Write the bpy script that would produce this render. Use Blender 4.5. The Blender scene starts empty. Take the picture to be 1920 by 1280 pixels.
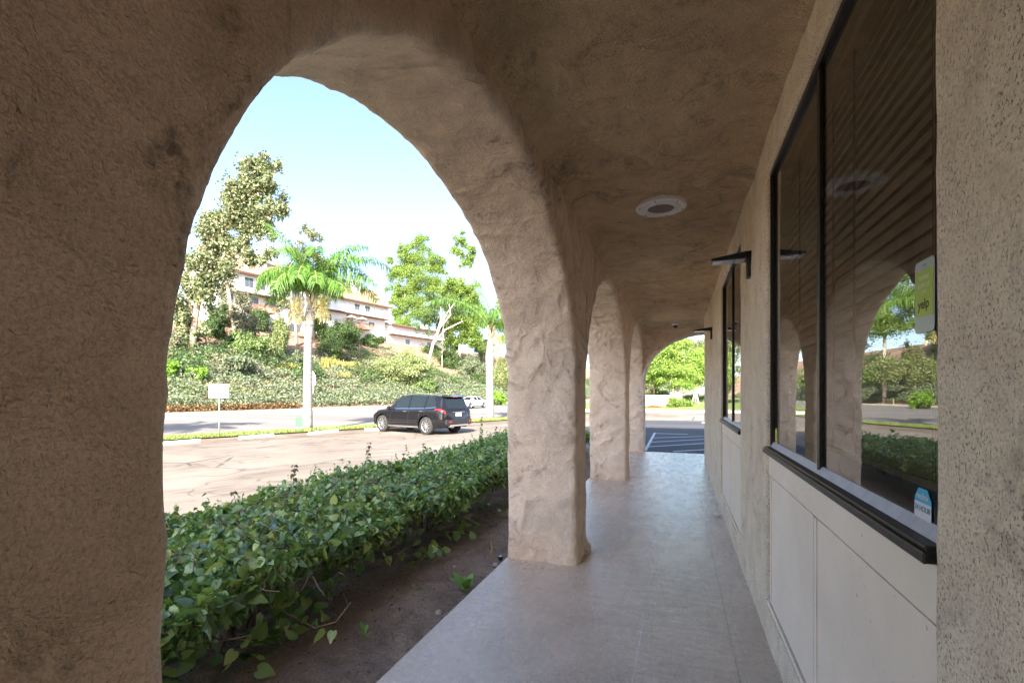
import bpy, bmesh, math, random
import numpy as np
from mathutils import Vector, Matrix, noise as mnoise
R = math.radians
SC = bpy.context.scene
COL = SC.collection

# ------------------------------------------------------------------ camera, sky, sun, exposure
CAMZ, FPX, HORY = 1.35, 907.0, 736.0
YAW = math.atan(312 / FPX)
cam_d = bpy.data.cameras.new('camera'); cam = bpy.data.objects.new('camera', cam_d); COL.objects.link(cam)
cam.location = (0, 0, CAMZ); cam.rotation_euler = (R(90), 0, YAW)
cam_d.sensor_width = 36; cam_d.lens = FPX / 1920 * 36; cam_d.shift_y = 96 / 1920
cam_d.clip_start = 0.05; cam_d.clip_end = 3000
SC.camera = cam

SUN_EL = R(33); SUN_TRAVEL = Vector((-0.235, 0.972))
SC.world = bpy.data.worlds.new('World'); SC.world.use_nodes = True
wn = SC.world.node_tree; bg = wn.nodes['Background']
sky = wn.nodes.new('ShaderNodeTexSky'); sky.sky_type = 'NISHITA'; sky.sun_disc = False
sky.sun_elevation = SUN_EL; sky.sun_rotation = math.atan2(-SUN_TRAVEL.x, -SUN_TRAVEL.y)
sky.air_density = 0.7; sky.dust_density = 1.5; sky.ozone_density = 0.6
wn.links.new(sky.outputs[0], bg.inputs[0]); bg.inputs[1].default_value = 0.08
sun_d = bpy.data.lights.new('sun', 'SUN'); sun = bpy.data.objects.new('sun', sun_d); COL.objects.link(sun)
sun_d.energy = 2.65; sun_d.angle = R(0.5); sun_d.color = (1.0, 0.93, 0.82)
st = SUN_TRAVEL.normalized() * math.cos(SUN_EL)
sun.rotation_euler = Vector((st.x, st.y, -math.sin(SUN_EL))).to_track_quat('-Z', 'Y').to_euler()
sun.location = (5, -20, 30)
SC.view_settings.view_transform = 'Standard'; SC.view_settings.look = 'None'
SC.view_settings.exposure = 3.1; SC.view_settings.gamma = 1.0
SC.view_settings.use_curve_mapping = False
SC.cycles.use_denoising = True
SC.cycles.max_bounces = 12; SC.cycles.diffuse_bounces = 7; SC.cycles.glossy_bounces = 5
SC.cycles.transmission_bounces = 6; SC.cycles.transparent_max_bounces = 12
SC.cycles.sample_clamp_indirect = 8

# ------------------------------------------------------------------ picture helpers (pixels of the 1920 x 1280 photograph -> world)
FW = Vector((-math.sin(YAW), math.cos(YAW), 0)); RT = Vector((math.cos(YAW), math.sin(YAW), 0))
def at(px, py, d):
    return Vector((0, 0, CAMZ)) + d * (FW + (px - 960) / FPX * RT + (HORY - py) / FPX * Vector((0, 0, 1)))
def on_z(px, py, z):
    return at(px, py, FPX * (CAMZ - z) / (py - HORY))
def sstep(a, b, x):
    t = min(1.0, max(0.0, (x - a) / (b - a))); return t * t * (3 - 2 * t)
def lot_z(x, y):
    return -0.14 - 0.31 * sstep(0, 6.5, -x - 3.6)
N12 = Vector((-math.cos(R(12)), math.sin(R(12)), 0)); T12 = Vector((math.sin(R(12)), math.cos(R(12)), 0))
N24 = Vector((-math.cos(R(24)), math.sin(R(24)), 0)); T24 = Vector((math.sin(R(24)), math.cos(R(24)), 0))
CURB_N, STRIP_A, STRIP_B = 43.65, 21.6, 23.6
def hill_z(x, y):
    m = x * N12.x + y * N12.y - CURB_N
    z = -0.33
    if m > 1.6: z += 0.35 * sstep(1.6, 3.2, m)
    if m > 2.5:
        k = min(m, 36) - 2.5
        z += 0.375 * k - 0.0 * k * k
        w = sstep(2.5, 8, m) * (1 - sstep(30, 37, m))
        z += w * 0.9 * mnoise.noise(Vector((x * 0.09, y * 0.09, 3.1)))
    return z
def on_hill(px, py, lo=40.0, hi=140.0):
    d = lo
    while d < hi:
        p = at(px, py, d)
        if p.z <= hill_z(p.x, p.y): return p
        d += 0.25
    return at(px, py, hi)
def on_lot(px, py):
    d = 3.0
    while d < 80:
        p = at(px, py, d)
        if p.z <= lot_z(p.x, p.y): return p
        d += 0.02
    return at(px, py, 80)

# ------------------------------------------------------------------ object helpers
def tag(o, label=None, cat=None, group=None, kind=None):
    if label: o['label'] = label
    if cat: o['category'] = cat
    if group: o['group'] = group
    if kind: o['kind'] = kind
    return o
def empty(name, loc=(0, 0, 0), rz=0.0):
    o = bpy.data.objects.new(name, None); COL.objects.link(o)
    o.location = loc; o.rotation_euler = (0, 0, rz); o.empty_display_size = 0.2
    return o
def link_mesh(name, me, mat, parent=None, smooth=False):
    if mat is not None and not me.materials: me.materials.append(mat)
    if smooth and len(me.polygons): me.polygons.foreach_set('use_smooth', [True] * len(me.polygons))
    o = bpy.data.objects.new(name, me); COL.objects.link(o)
    if parent is not None: o.parent = parent
    return o
class MB:
    """collects shapes, links them as one mesh"""
    def __init__(s): s.v = []; s.f = []
    def add(s, vs, fs):
        b = len(s.v); s.v += [tuple(p) for p in vs]; s.f += [tuple(b + i for i in f) for f in fs]; return s
    def box(s, x0, x1, y0, y1, z0, z1, M=None):
        vs = [Vector((x, y, z)) for z in (z0, z1) for y in (y0, y1) for x in (x0, x1)]
        if M is not None: vs = [M @ p for p in vs]
        return s.add(vs, [(0, 2, 3, 1), (4, 5, 7, 6), (0, 1, 5, 4), (2, 6, 7, 3), (0, 4, 6, 2), (1, 3, 7, 5)])
    def tube(s, pts, rad, n=8, caps=True):
        pts = [Vector(p) for p in pts]
        if not hasattr(rad, '__len__'): rad = [rad] * len(pts)
        rings = []; up = Vector((0.13, 0.31, 0.94)).normalized()
        for i, p in enumerate(pts):
            t = (pts[min(i + 1, len(pts) - 1)] - pts[max(i - 1, 0)])
            if t.length < 1e-9: t = Vector((0, 0, 1))
            t.normalize()
            a = t.cross(up)
            if a.length < 0.05: a = t.cross(Vector((1, 0, 0)))
            a.normalize(); b = t.cross(a); up = a.cross(t)
            rings.append([p + rad[i] * (math.cos(2 * math.pi * k / n) * a + math.sin(2 * math.pi * k / n) * b) for k in range(n)])
        vs = [q for r in rings for q in r]; fs = []
        for i in range(len(pts) - 1):
            for k in range(n):
                fs.append((i * n + k, i * n + (k + 1) % n, (i + 1) * n + (k + 1) % n, (i + 1) * n + k))
        if caps: fs.append(tuple(range(n - 1, -1, -1))); fs.append(tuple((len(pts) - 1) * n + k for k in range(n)))
        return s.add(vs, fs)
    def lathe(s, prof, n=24, M=None):
        vs = []; fs = []
        for r, z in prof:
            for k in range(n):
                p = Vector((r * math.cos(2 * math.pi * k / n), r * math.sin(2 * math.pi * k / n), z))
                vs.append(M @ p if M is not None else p)
        for i in range(len(prof) - 1):
            for k in range(n):
                fs.append((i * n + k, i * n + (k + 1) % n, (i + 1) * n + (k + 1) % n, (i + 1) * n + k))
        return s.add(vs, fs)
    def quad(s, a, b, c, d): return s.add([a, b, c, d], [(0, 1, 2, 3)])
    def build(s, name, mat, parent=None, smooth=False, bevel=0.0, shift=None):
        me = bpy.data.meshes.new(name)
        vs = s.v if shift is None else [tuple(Vector(p) - Vector(shift)) for p in s.v]
        me.from_pydata(vs, [], s.f); me.update()
        o = link_mesh(name, me, mat, parent, smooth)
        if bevel > 0:
            b = o.modifiers.new('bevel', 'BEVEL'); b.width = bevel; b.segments = 2; b.limit_method = 'ANGLE'; b.angle_limit = R(40)
        return o
class Geo:
    """numpy collector for leaves and blades"""
    def __init__(s): s.V = []; s.F = []; s.n = 0
    def add(s, V, F): s.V.append(V); s.F.append(F + s.n); s.n += len(V)
    def scatter(s, tv, tf, pos, fr, sc):
        n, k = len(pos), len(tv)
        if n == 0: return
        sc = np.asarray(sc); sc = sc[:, None] if sc.ndim == 1 else sc
        loc = tv[None] * sc[:, None, :] if sc.shape[1] == 3 else tv[None] * sc[:, :, None]
        W = np.einsum('nij,nkj->nki', fr, loc) + pos[:, None]
        F = tf[None] + (np.arange(n) * k)[:, None, None]
        s.add(W.reshape(-1, 3), F.reshape(-1, tf.shape[1]))
    def build(s, name, mat, parent=None, smooth=False):
        V = np.concatenate(s.V).astype(np.float32); me = bpy.data.meshes.new(name)
        if parent is not None: V = V - np.array(parent.location, np.float32)
        tot = np.concatenate([np.full(len(f), f.shape[1]) for f in s.F]); idx = np.concatenate([f.ravel() for f in s.F])
        me.vertices.add(len(V)); me.vertices.foreach_set('co', V.ravel())
        me.loops.add(len(idx)); me.loops.foreach_set('vertex_index', idx.astype(np.int32))
        me.polygons.add(len(tot)); st_ = np.zeros(len(tot), np.int32); st_[1:] = np.cumsum(tot)[:-1]
        me.polygons.foreach_set('loop_start', st_)
        me.update(calc_edges=True)
        return link_mesh(name, me, mat, parent, smooth)
QL = np.array([(0, 0, 0), (.34, .45, .07), (0, 1, -.06), (-.34, .45, .07)], float); QF = np.array([(0, 1, 2, 3)])
_hr = [(.17, -.13, .05), (.37, -.02, .09), (.46, .22, .10), (.41, .47, .06), (.24, .75, .0)]
HV = np.array([(0, 0, 0)] + _hr + [(0, 1.08, -.2)] + [(-x, y, z) for x, y, z in reversed(_hr)] + [(0, .36, 0), (0, .70, -.05)], float)   # 0 base, 1-5 right, 6 tip, 7-11 left, 12-13 midrib
HF = np.array([(0, 1, 2), (0, 2, 12), (2, 3, 12), (3, 4, 12), (12, 4, 13), (4, 5, 13), (13, 5, 6), (0, 10, 11), (0, 12, 10), (10, 12, 9), (9, 12, 8), (12, 13, 8), (8, 13, 7), (13, 6, 7)])
HV[:, 1] -= 0.1
def frames(nrm, rng, tip=None):
    """local z = nrm, local y = tip direction (made perpendicular)"""
    nrm = nrm / (np.linalg.norm(nrm, axis=1, keepdims=True) + 1e-9)
    t = rng.normal(size=nrm.shape) if tip is None else tip
    t = t - nrm * np.sum(t * nrm, axis=1, keepdims=True); t /= (np.linalg.norm(t, axis=1, keepdims=True) + 1e-9)
    x = np.cross(t, nrm)
    return np.stack([x, t, nrm], axis=2)
def blob(g, c, rad, n, size, rng, droop=0.0, shell=0.25, up=0.25):
    """n leaves through the volume of an uneven ellipsoid"""
    d = rng.normal(size=(n, 3)); d /= np.linalg.norm(d, axis=1, keepdims=True)
    r = shell + (1 - shell) * rng.random(n) ** 0.7; r = r * (1 + 0.22 * rng.normal(size=n))
    lump = 0.82 + 0.3 * np.sin(d[:, 0] * 5 + c[0]) * np.sin(d[:, 1] * 6 + c[1]) + 0.16 * rng.normal(size=n)
    P = np.array(c)[None] + d * (r * lump)[:, None] * np.array(rad)[None]
    nr = d * 0.75 + rng.normal(size=(n, 3)) * 0.62; nr[:, 2] += up
    tip = None
    if droop > 0: tip = rng.normal(size=(n, 3)) * (1 - droop); tip[:, 2] -= droop
    g.scatter(QL, QF, P, frames(nr, rng, tip), size * (0.6 + 0.8 * rng.random(n)))

# ------------------------------------------------------------------ materials
def new_mat(name):
    m = bpy.data.materials.new(name); m.use_nodes = True
    nt = m.node_tree; return m, nt, nt.nodes['Principled BSDF']
def mat_plain(name, col, rough=0.5, metal=0.0, spec=0.5, coat=0.0, var=0.0, bump=0.0, scale=20):
    m, nt, b = new_mat(name)
    b.inputs['Base Color'].default_value = (*col, 1); b.inputs['Roughness'].default_value = rough
    b.inputs['Metallic'].default_value = metal; b.inputs['Specular IOR Level'].default_value = spec
    b.inputs['Coat Weight'].default_value = coat
    if var > 0 or bump > 0:
        N = Nodes(nt)
        n = N.noise(scale, 6, 0.6)
        if var > 0:
            c = N.ramp(n, [(0.25, tuple(x * (1 - var) for x in col)), (0.75, tuple(min(1, x * (1 + var)) for x in col))])
            nt.links.new(c, b.inputs['Base Color'])
        if bump > 0: nt.links.new(N.bump(n, bump), b.inputs['Normal'])
    return m
class Nodes:
    def __init__(s, nt): s.nt = nt; s.tc = nt.nodes.new('ShaderNodeTexCoord').outputs['Object']
    def mapping(s, scale, loc=(0, 0, 0), rot=(0, 0, 0)):
        n = s.nt.nodes.new('ShaderNodeMapping'); n.inputs['Scale'].default_value = scale; n.inputs['Location'].default_value = loc
        n.inputs['Rotation'].default_value = rot
        s.nt.links.new(s.tc, n.inputs[0]); return n.outputs[0]
    def noise(s, scale, detail=4, rough=0.5, vec=None, dist=0.0):
        n = s.nt.nodes.new('ShaderNodeTexNoise'); n.inputs['Scale'].default_value = scale; n.inputs['Detail'].default_value = detail
        n.inputs['Roughness'].default_value = rough; n.inputs['Distortion'].default_value = dist
        s.nt.links.new(vec if vec is not None else s.tc, n.inputs['Vector']); return n.outputs['Fac']
    def voronoi(s, scale, vec=None, feature='F1', out='Distance'):
        n = s.nt.nodes.new('ShaderNodeTexVoronoi'); n.feature = feature; n.inputs['Scale'].default_value = scale
        s.nt.links.new(vec if vec is not None else s.tc, n.inputs['Vector']); return n.outputs[out]
    def ramp(s, fac, stops, interp='LINEAR'):
        n = s.nt.nodes.new('ShaderNodeValToRGB'); e = n.color_ramp.elements; n.color_ramp.interpolation = interp
        while len(e) < len(stops): e.new(0.5)
        for k, (p, c) in enumerate(stops):
            e[k].position = p; e[k].color = (*c, 1) if hasattr(c, '__len__') else (c, c, c, 1)
        s.nt.links.new(fac, n.inputs[0]); return n.outputs[0]
    def math(s, op, a, b=0.0, c=None):
        n = s.nt.nodes.new('ShaderNodeMath'); n.operation = op
        for k, x in enumerate((a, b) if c is None else (a, b, c)):
            if isinstance(x, (int, float)): n.inputs[k].default_value = x
            else: s.nt.links.new(x, n.inputs[k])
        return n.outputs[0]
    def mix(s, fac, a, b, mode='MIX'):
        n = s.nt.nodes.new('ShaderNodeMix'); n.data_type = 'RGBA'; n.blend_type = mode
        for k, x in ((0, fac), (6, a), (7, b)):
            if isinstance(x, (int, float)): n.inputs[k].default_value = x
            elif hasattr(x, '__len__'): n.inputs[k].default_value = (*x, 1)
            else: s.nt.links.new(x, n.inputs[k])
        return n.outputs[2]
    def bump(s, h, dist, strength=1.0, normal=None):
        n = s.nt.nodes.new('ShaderNodeBump'); n.inputs['Distance'].default_value = dist; n.inputs['Strength'].default_value = strength
        s.nt.links.new(h, n.inputs['Height'])
        if normal is not None: s.nt.links.new(normal, n.inputs['Normal'])
        return n.outputs[0]
def mat_stucco(name, col, speck=0.0, stain=0.35, fine=0.006, trowel=0.02, grime=0.0, rough=0.9, scallop=0.0):
    m, nt, b = new_mat(name); N = Nodes(nt)
    big = N.noise(1.3, 5, 0.62, dist=0.6); med = N.noise(5.5, 5, 0.6, dist=0.8)
    lo = tuple(c * (1 - stain) for c in col); hi = tuple(min(1, c * (1 + 0.28 * stain)) for c in col)
    c = N.ramp(big, [(0.28, lo), (0.5, col), (0.75, hi)])
    c = N.mix(0.55, c, N.ramp(med, [(0.3, tuple(x * 0.72 for x in col)), (0.62, tuple(min(1, x * 1.1) for x in col))]), 'MIX')
    grain = N.noise(130, 4, 0.75)
    c = N.mix(0.6, c, N.ramp(grain, [(0.34, 0.55), (0.54, 1.0)]), 'MULTIPLY')
    # dark smudges with a shape of their own
    sm = N.math('MULTIPLY', N.ramp(N.noise(2.6, 6, 0.7, dist=1.4), [(0.54, 0.0), (0.66, 1.0)]), N.ramp(N.noise(34, 4, 0.7), [(0.40, 0.15), (0.62, 1.0)]))
    c = N.mix(N.math('MULTIPLY', sm, 0.5 + grime), c, tuple(x * 0.3 for x in col))
    if speck > 0:
        v = N.mapping((1, 1, 0.75))
        s1 = N.ramp(N.noise(185, 3, 0.6, v), [(0.565, 0.0), (0.63, 1.0)]); s2 = N.ramp(N.noise(6, 3, 0.6), [(0.30, 0.3), (0.62, 1.0)])
        s3 = N.ramp(N.noise(80, 4, 0.7, v), [(0.60, 0.0), (0.68, 1.0)])
        k = N.math('MAXIMUM', N.math('MULTIPLY', s1, s2), N.math('MULTIPLY', s3, N.math('MULTIPLY', s2, 0.4)))
        c = N.mix(N.math('MULTIPLY', k, speck), c, (0.075, 0.055, 0.042))
    nt.links.new(c, b.inputs['Base Color']); b.inputs['Roughness'].default_value = rough; b.inputs['Specular IOR Level'].default_value = 0.2
    # trowel sweeps and sand grain
    rid = N.noise(2.0, 2, 0.45, dist=0.7)
    ridge = N.math('POWER', N.math('SUBTRACT', 1.0, N.math('ABSOLUTE', N.math('MULTIPLY_ADD', rid, 2.0, -1.0))), 9.0)
    ridge = N.math('MULTIPLY', ridge, N.ramp(N.noise(1.7, 2, 0.5, N.mapping((1, 1, 1), (4, 9, 2))), [(0.50, 0.0), (0.68, 1.0)]))
    wn_ = nt.nodes.new('ShaderNodeTexNoise'); wn_.inputs['Scale'].default_value = 2.2; wn_.inputs['Detail'].default_value = 3; nt.links.new(N.tc, wn_.inputs['Vector'])
    vm = nt.nodes.new('ShaderNodeVectorMath'); vm.operation = 'MULTIPLY_ADD'; vm.inputs[1].default_value = (0.45, 0.45, 0.45); nt.links.new(wn_.outputs['Color'], vm.inputs[0]); nt.links.new(N.tc, vm.inputs[2])
    scal = N.voronoi(3.4, vm.outputs[0]); scal2 = N.voronoi(7.5, vm.outputs[0])
    gate = N.ramp(N.noise(1.1, 2, 0.5, N.mapping((1, 1, 1), (1, 6, 3))), [(0.40, 0.15), (0.6, 1.0)])
    hs = N.bump(N.math('MULTIPLY', N.math('ADD', N.math('POWER', scal, 1.6), N.math('MULTIPLY', scal2, 0.3)), gate), scallop)
    h1 = N.bump(N.math('ADD', N.math('MULTIPLY', ridge, 0.6), N.math('MULTIPLY', med, 0.7)), trowel, normal=hs)
    h2 = N.bump(N.math('ADD', N.noise(170, 3, 0.6), N.math('MULTIPLY', N.noise(60, 3, 0.6), 1.1)), fine, normal=h1)
    nt.links.new(h2, b.inputs['Normal'])
    return m
def mat_leaf(name, a, b_, c_=None, transl=0.3, rough=0.45, spec=0.4):
    m, nt, b = new_mat(name); N = Nodes(nt)
    g = nt.nodes.new('ShaderNodeNewGeometry')
    stops = [(0.0, a), (1.0, b_)] if c_ is None else [(0.0, a), (0.72, b_), (1.0, c_)]
    col = N.ramp(g.outputs['Random Per Island'], stops)
    nt.links.new(col, b.inputs['Base Color']); b.inputs['Roughness'].default_value = rough; b.inputs['Specular IOR Level'].default_value = spec
    t = nt.nodes.new('ShaderNodeBsdfTranslucent'); mx = nt.nodes.new('ShaderNodeMixShader')
    tcol = N.mix(1.0, col, (1.25, 1.3, 0.55), 'MULTIPLY')
    nt.links.new(tcol, t.inputs[0]); mx.inputs[0].default_value = transl
    nt.links.new(b.outputs[0], mx.inputs[1]); nt.links.new(t.outputs[0], mx.inputs[2])
    nt.links.new(mx.outputs[0], nt.nodes['Material Output'].inputs[0])
    return m
def mat_glass(name, ior=2.5, tint=(0.86, 0.9, 0.86)):
    m, nt, b = new_mat(name); nt.nodes.remove(b)
    f = nt.nodes.new('ShaderNodeFresnel'); f.inputs[0].default_value = ior
    t = nt.nodes.new('ShaderNodeBsdfTransparent'); t.inputs[0].default_value = (*tint, 1)
    g = nt.nodes.new('ShaderNodeBsdfGlossy'); g.inputs['Roughness'].default_value = 0.0; g.inputs[0].default_value = (0.96, 0.97, 0.96, 1)
    mx = nt.nodes.new('ShaderNodeMixShader')
    nt.links.new(f.outputs[0], mx.inputs[0]); nt.links.new(t.outputs[0], mx.inputs[1]); nt.links.new(g.outputs[0], mx.inputs[2])
    nt.links.new(mx.outputs[0], nt.nodes['Material Output'].inputs[0]); return m

STUCCO = (0.90, 0.705, 0.535)
M_ARC = mat_stucco('arcade stucco', STUCCO, 0.0, 0.28, 0.008, 0.045, 0.4, scallop=0.05)
M_CEIL = mat_stucco('ceiling stucco', (0.98, 0.705, 0.44), 0.0, 0.30, 0.022, 0.07, 0.2, scallop=0.16)
M_WALL = mat_stucco('wall stucco', (0.98, 0.78, 0.565), 0.8, 0.12, 0.007, 0.012)
def mat_panel():
    m, nt, b = new_mat('painted board'); N = Nodes(nt); col = (0.92, 0.765, 0.59)
    c = N.ramp(N.noise(2.5, 5, .6), [(.3, tuple(x * .88 for x in col)), (.7, col)])
    c = N.mix(N.math('MULTIPLY', N.ramp(N.noise(5, 4, .7, N.mapping((1, 9, 1.2))), [(.66, 0.0), (.72, 1.0)]), .35), c, (.42, .34, .27))
    sp = N.ramp(N.noise(60, 2, .5), [(.72, 0.0), (.75, .7)]); c = N.mix(sp, c, (.25, .19, .15))
    nt.links.new(c, b.inputs['Base Color']); b.inputs['Roughness'].default_value = .5
    nt.links.new(N.bump(N.noise(6, 4, .6, N.mapping((1, 1, .4))), .006), b.inputs['Normal']); return m
M_PANEL = mat_panel()
M_JOINT = mat_plain('dirty joint', (0.16, 0.125, 0.10), 0.9, var=0.3)
M_BRONZE = mat_plain('dark bronze aluminium', (0.035, 0.029, 0.025), 0.38, 0.5, var=0.35, bump=0.001, scale=45)
M_ALU = mat_plain('weathered grey aluminium', (0.50, 0.50, 0.55), 0.4, 0.3, var=0.15, scale=30)
M_JAMB = mat_plain('pale olive drywall', (0.52, 0.50, 0.36), 0.7, var=0.04)
M_ROOM = mat_plain('room paint', (0.30, 0.28, 0.24), 0.9)
M_SLAT = mat_plain('brown wood slat', (0.26, 0.18, 0.12), 0.5, var=0.2, scale=6)
M_CORD = mat_plain('blind cord', (0.03, 0.022, 0.018), 0.8)
M_GLASS = mat_glass('window glass')
M_WHITE = mat_plain('white paint', (0.78, 0.77, 0.74), 0.5, var=0.04)
M_BLACK = mat_plain('black metal', (0.016, 0.016, 0.018), 0.4, 0.3)
M_LENS = mat_plain('lamp lens', (0.55, 0.6, 0.7), 0.15, 0.2)
M_CONC = mat_plain('pale concrete', (0.52, 0.49, 0.44), 0.85, var=0.16, bump=0.01, scale=12)
M_STEEL = mat_plain('galvanised steel', (0.55, 0.55, 0.56), 0.45, 0.7, var=0.1)

# ------------------------------------------------------------------ grounds
def grid(name, fn, u0, u1, nu, v0, v1, nv, mat, smooth=True, parent=None):
    us = [u0 + (u1 - u0) * i / nu for i in range(nu + 1)]; vs = [v0 + (v1 - v0) * j / nv for j in range(nv + 1)]
    V = [tuple(fn(u, v)) for v in vs for u in us]
    F = [(j * (nu + 1) + i, j * (nu + 1) + i + 1, (j + 1) * (nu + 1) + i + 1, (j + 1) * (nu + 1) + i) for j in range(nv) for i in range(nu)]
    me = bpy.data.meshes.new(name); me.from_pydata(V, [], F); me.update()
    return link_mesh(name, me, mat, parent, smooth)
def structure(o): o['kind'] = 'structure'; return o

def mat_walkway():
    m, nt, b = new_mat('painted concrete floor'); N = Nodes(nt)
    c = N.ramp(N.noise(1.6, 7, 0.72, dist=0.8), [(0.3, (0.49, 0.395, 0.305)), (0.55, (0.60, 0.49, 0.385)), (0.75, (0.67, 0.555, 0.445))])
    c = N.mix(0.35, c, N.ramp(N.noise(28, 5, 0.7), [(0.35, 0.62), (0.6, 1.0)]), 'MULTIPLY')
    # pale drag scratches along the walk
    sv = N.mapping((16, 0.35, 1)); sc = N.ramp(N.noise(1.0, 4, 0.6, sv), [(0.70, 0.0), (0.75, 0.7)])
    sc = N.math('MULTIPLY', sc, N.ramp(N.noise(2.2, 3, 0.6), [(0.42, 0.0), (0.6, 0.5)]))
    c = N.mix(sc, c, (0.62, 0.58, 0.54))
    sp = N.math('MULTIPLY', N.ramp(N.noise(120, 3, 0.65), [(0.63, 0.0), (0.68, 1.0)]), N.ramp(N.noise(1.9, 3, 0.6, N.mapping((1, 1, 1), (3.3, 1.2, 0))), [(0.5, 0.0), (0.64, 0.8)]))
    c = N.mix(sp, c, (0.06, 0.05, 0.045))
    sx = nt.nodes.new('ShaderNodeSeparateXYZ'); nt.links.new(N.tc, sx.inputs[0])
    wob = N.math('MULTIPLY_ADD', N.noise(1.5, 2, .5), 0.03, -0.015)
    def stripe(x0, hw_): return N.ramp(N.math('ABSOLUTE', N.math('ADD', N.math('SUBTRACT', sx.outputs[0], x0), wob)), [(0.0, 1.0), (hw_, 0.0)])
    c = N.mix(N.math('MULTIPLY', stripe(-0.20, 0.007), N.ramp(N.noise(2.6, 3, .6), [(0.40, 0.0), (0.55, 0.65)])), c, (0.72, 0.68, 0.64))
    c = N.mix(N.math('MULTIPLY', stripe(0.27, 0.006), 0.55), c, (0.16, 0.12, 0.10))
    nt.links.new(c, b.inputs['Base Color'])
    nt.links.new(N.ramp(N.noise(3.5, 5, 0.65, N.mapping((2.2, 0.8, 1))), [(0.3, 0.16), (0.7, 0.36)]), b.inputs['Roughness'])
    b.inputs['Specular IOR Level'].default_value = 0.6
    h1 = N.bump(N.noise(9, 4, 0.5, N.mapping((0.7, 1.5, 1))), 0.006); h2 = N.bump(N.noise(110, 4, 0.65), 0.003, normal=h1)
    nt.links.new(h2, b.inputs['Normal']); return m
def mat_lot():
    m, nt, b = new_mat('worn pale asphalt'); N = Nodes(nt)
    c = N.ramp(N.noise(0.25, 7, 0.62, dist=0.6), [(0.3, (0.150, 0.124, 0.100)), (0.5, (0.222, 0.187, 0.155)), (0.72, (0.275, 0.235, 0.197))])
    c = N.mix(0.45, c, N.ramp(N.noise(40, 5, 0.75), [(0.3, 0.6), (0.62, 1.0)]), 'MULTIPLY')
    st = N.ramp(N.noise(0.55, 6, 0.7, dist=1.0), [(0.55, 0.0), (0.68, 0.6)])
    c = N.mix(st, c, (0.12, 0.095, 0.075))
    wv = N.noise(0.28, 2, 0.5, dist=1.1)
    ring = N.math('POWER', N.math('SUBTRACT', 1.0, N.math('ABSOLUTE', N.math('MULTIPLY_ADD', wv, 2.0, -1.0))), 70.0)
    ring = N.math('MULTIPLY', ring, N.ramp(N.noise(0.5, 4, 0.6, N.mapping((1, 1, 1), (7, 3, 0))), [(0.40, 0.0), (0.52, 0.85)]))
    c = N.mix(ring, c, (0.075, 0.06, 0.05))
    ck = N.ramp(N.voronoi(0.32, N.mapping((1, 1, 1), (2, 5, 0)), 'DISTANCE_TO_EDGE'), [(0.006, 1.0), (0.014, 0.0)])
    c = N.mix(N.math('MULTIPLY', ck, N.ramp(N.noise(0.7, 3, 0.6), [(0.42, 0.0), (0.55, 0.8)])), c, (0.05, 0.04, 0.035))
    nt.links.new(c, b.inputs['Base Color']); b.inputs['Roughness'].default_value = 0.92; b.inputs['Specular IOR Level'].default_value = 0.2
    nt.links.new(N.bump(N.noise(60, 5, 0.7), 0.01), b.inputs['Normal']); return m
def mat_asphalt(name, a, c_, bumpd=0.008):
    m, nt, b = new_mat(name); N = Nodes(nt)
    t = N.mapping((0.05, 0.9, 1), rot=(0, 0, R(-78)))
    c = N.ramp(N.noise(1.0, 5, 0.6, t), [(0.3, a), (0.7, c_)])
    c = N.mix(0.4, c, N.ramp(N.noise(30, 5, 0.75), [(0.3, 0.6), (0.62, 1.0)]), 'MULTIPLY')
    nt.links.new(c, b.inputs['Base Color']); b.inputs['Roughness'].default_value = 0.9; b.inputs['Specular IOR Level'].default_value = 0.2
    nt.links.new(N.bump(N.noise(70, 4, 0.7), bumpd), b.inputs['Normal']); return m
def mat_soil(name, a, b2, c2, s=1.0, bumpd=0.05):
    m, nt, b = new_mat(name); N = Nodes(nt)
    c = N.ramp(N.noise(2.2 * s, 7, 0.7, dist=0.4), [(0.3, a), (0.52, b2), (0.75, c2)])
    c = N.mix(0.7, c, N.ramp(N.noise(70 * s, 5, 0.75), [(0.32, 0.4), (0.62, 1.0)]), 'MULTIPLY')
    c = N.mix(N.ramp(N.noise(120 * s, 2, 0.5), [(0.70, 0.0), (0.73, 0.8)]), c, (0.42, 0.37, 0.32))
    nt.links.new(c, b.inputs['Base Color']); b.inputs['Roughness'].default_value = 0.95; b.inputs['Specular IOR Level'].default_value = 0.1
    h = N.bump(N.noise(9 * s, 6, 0.7), bumpd); h2 = N.bump(N.noise(60 * s, 5, 0.7), bumpd * 0.35, normal=h)
    nt.links.new(h2, b.inputs['Normal']); return m
M_WALK = mat_walkway(); M_LOT = mat_lot()
M_ROAD = mat_asphalt('road asphalt', (0.17, 0.155, 0.145), (0.25, 0.23, 0.21))
M_DARKASPH = mat_asphalt('dark asphalt', (0.055, 0.056, 0.062), (0.085, 0.085, 0.09))
M_SOIL = mat_soil('planting soil', (0.22, 0.17, 0.13), (0.36, 0.285, 0.225), (0.50, 0.41, 0.33))
M_HILL = mat_soil('hillside mulch', (0.20, 0.12, 0.08), (0.38, 0.25, 0.17), (0.50, 0.37, 0.27), 0.12, 0.3)
M_TURF = mat_soil('turf soil', (0.06, 0.09, 0.02), (0.10, 0.15, 0.035), (0.16, 0.20, 0.06), 0.5, 0.05)
M_LINE = mat_plain('white road paint', (0.42, 0.42, 0.42), 0.7, var=0.1, scale=14)

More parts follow.
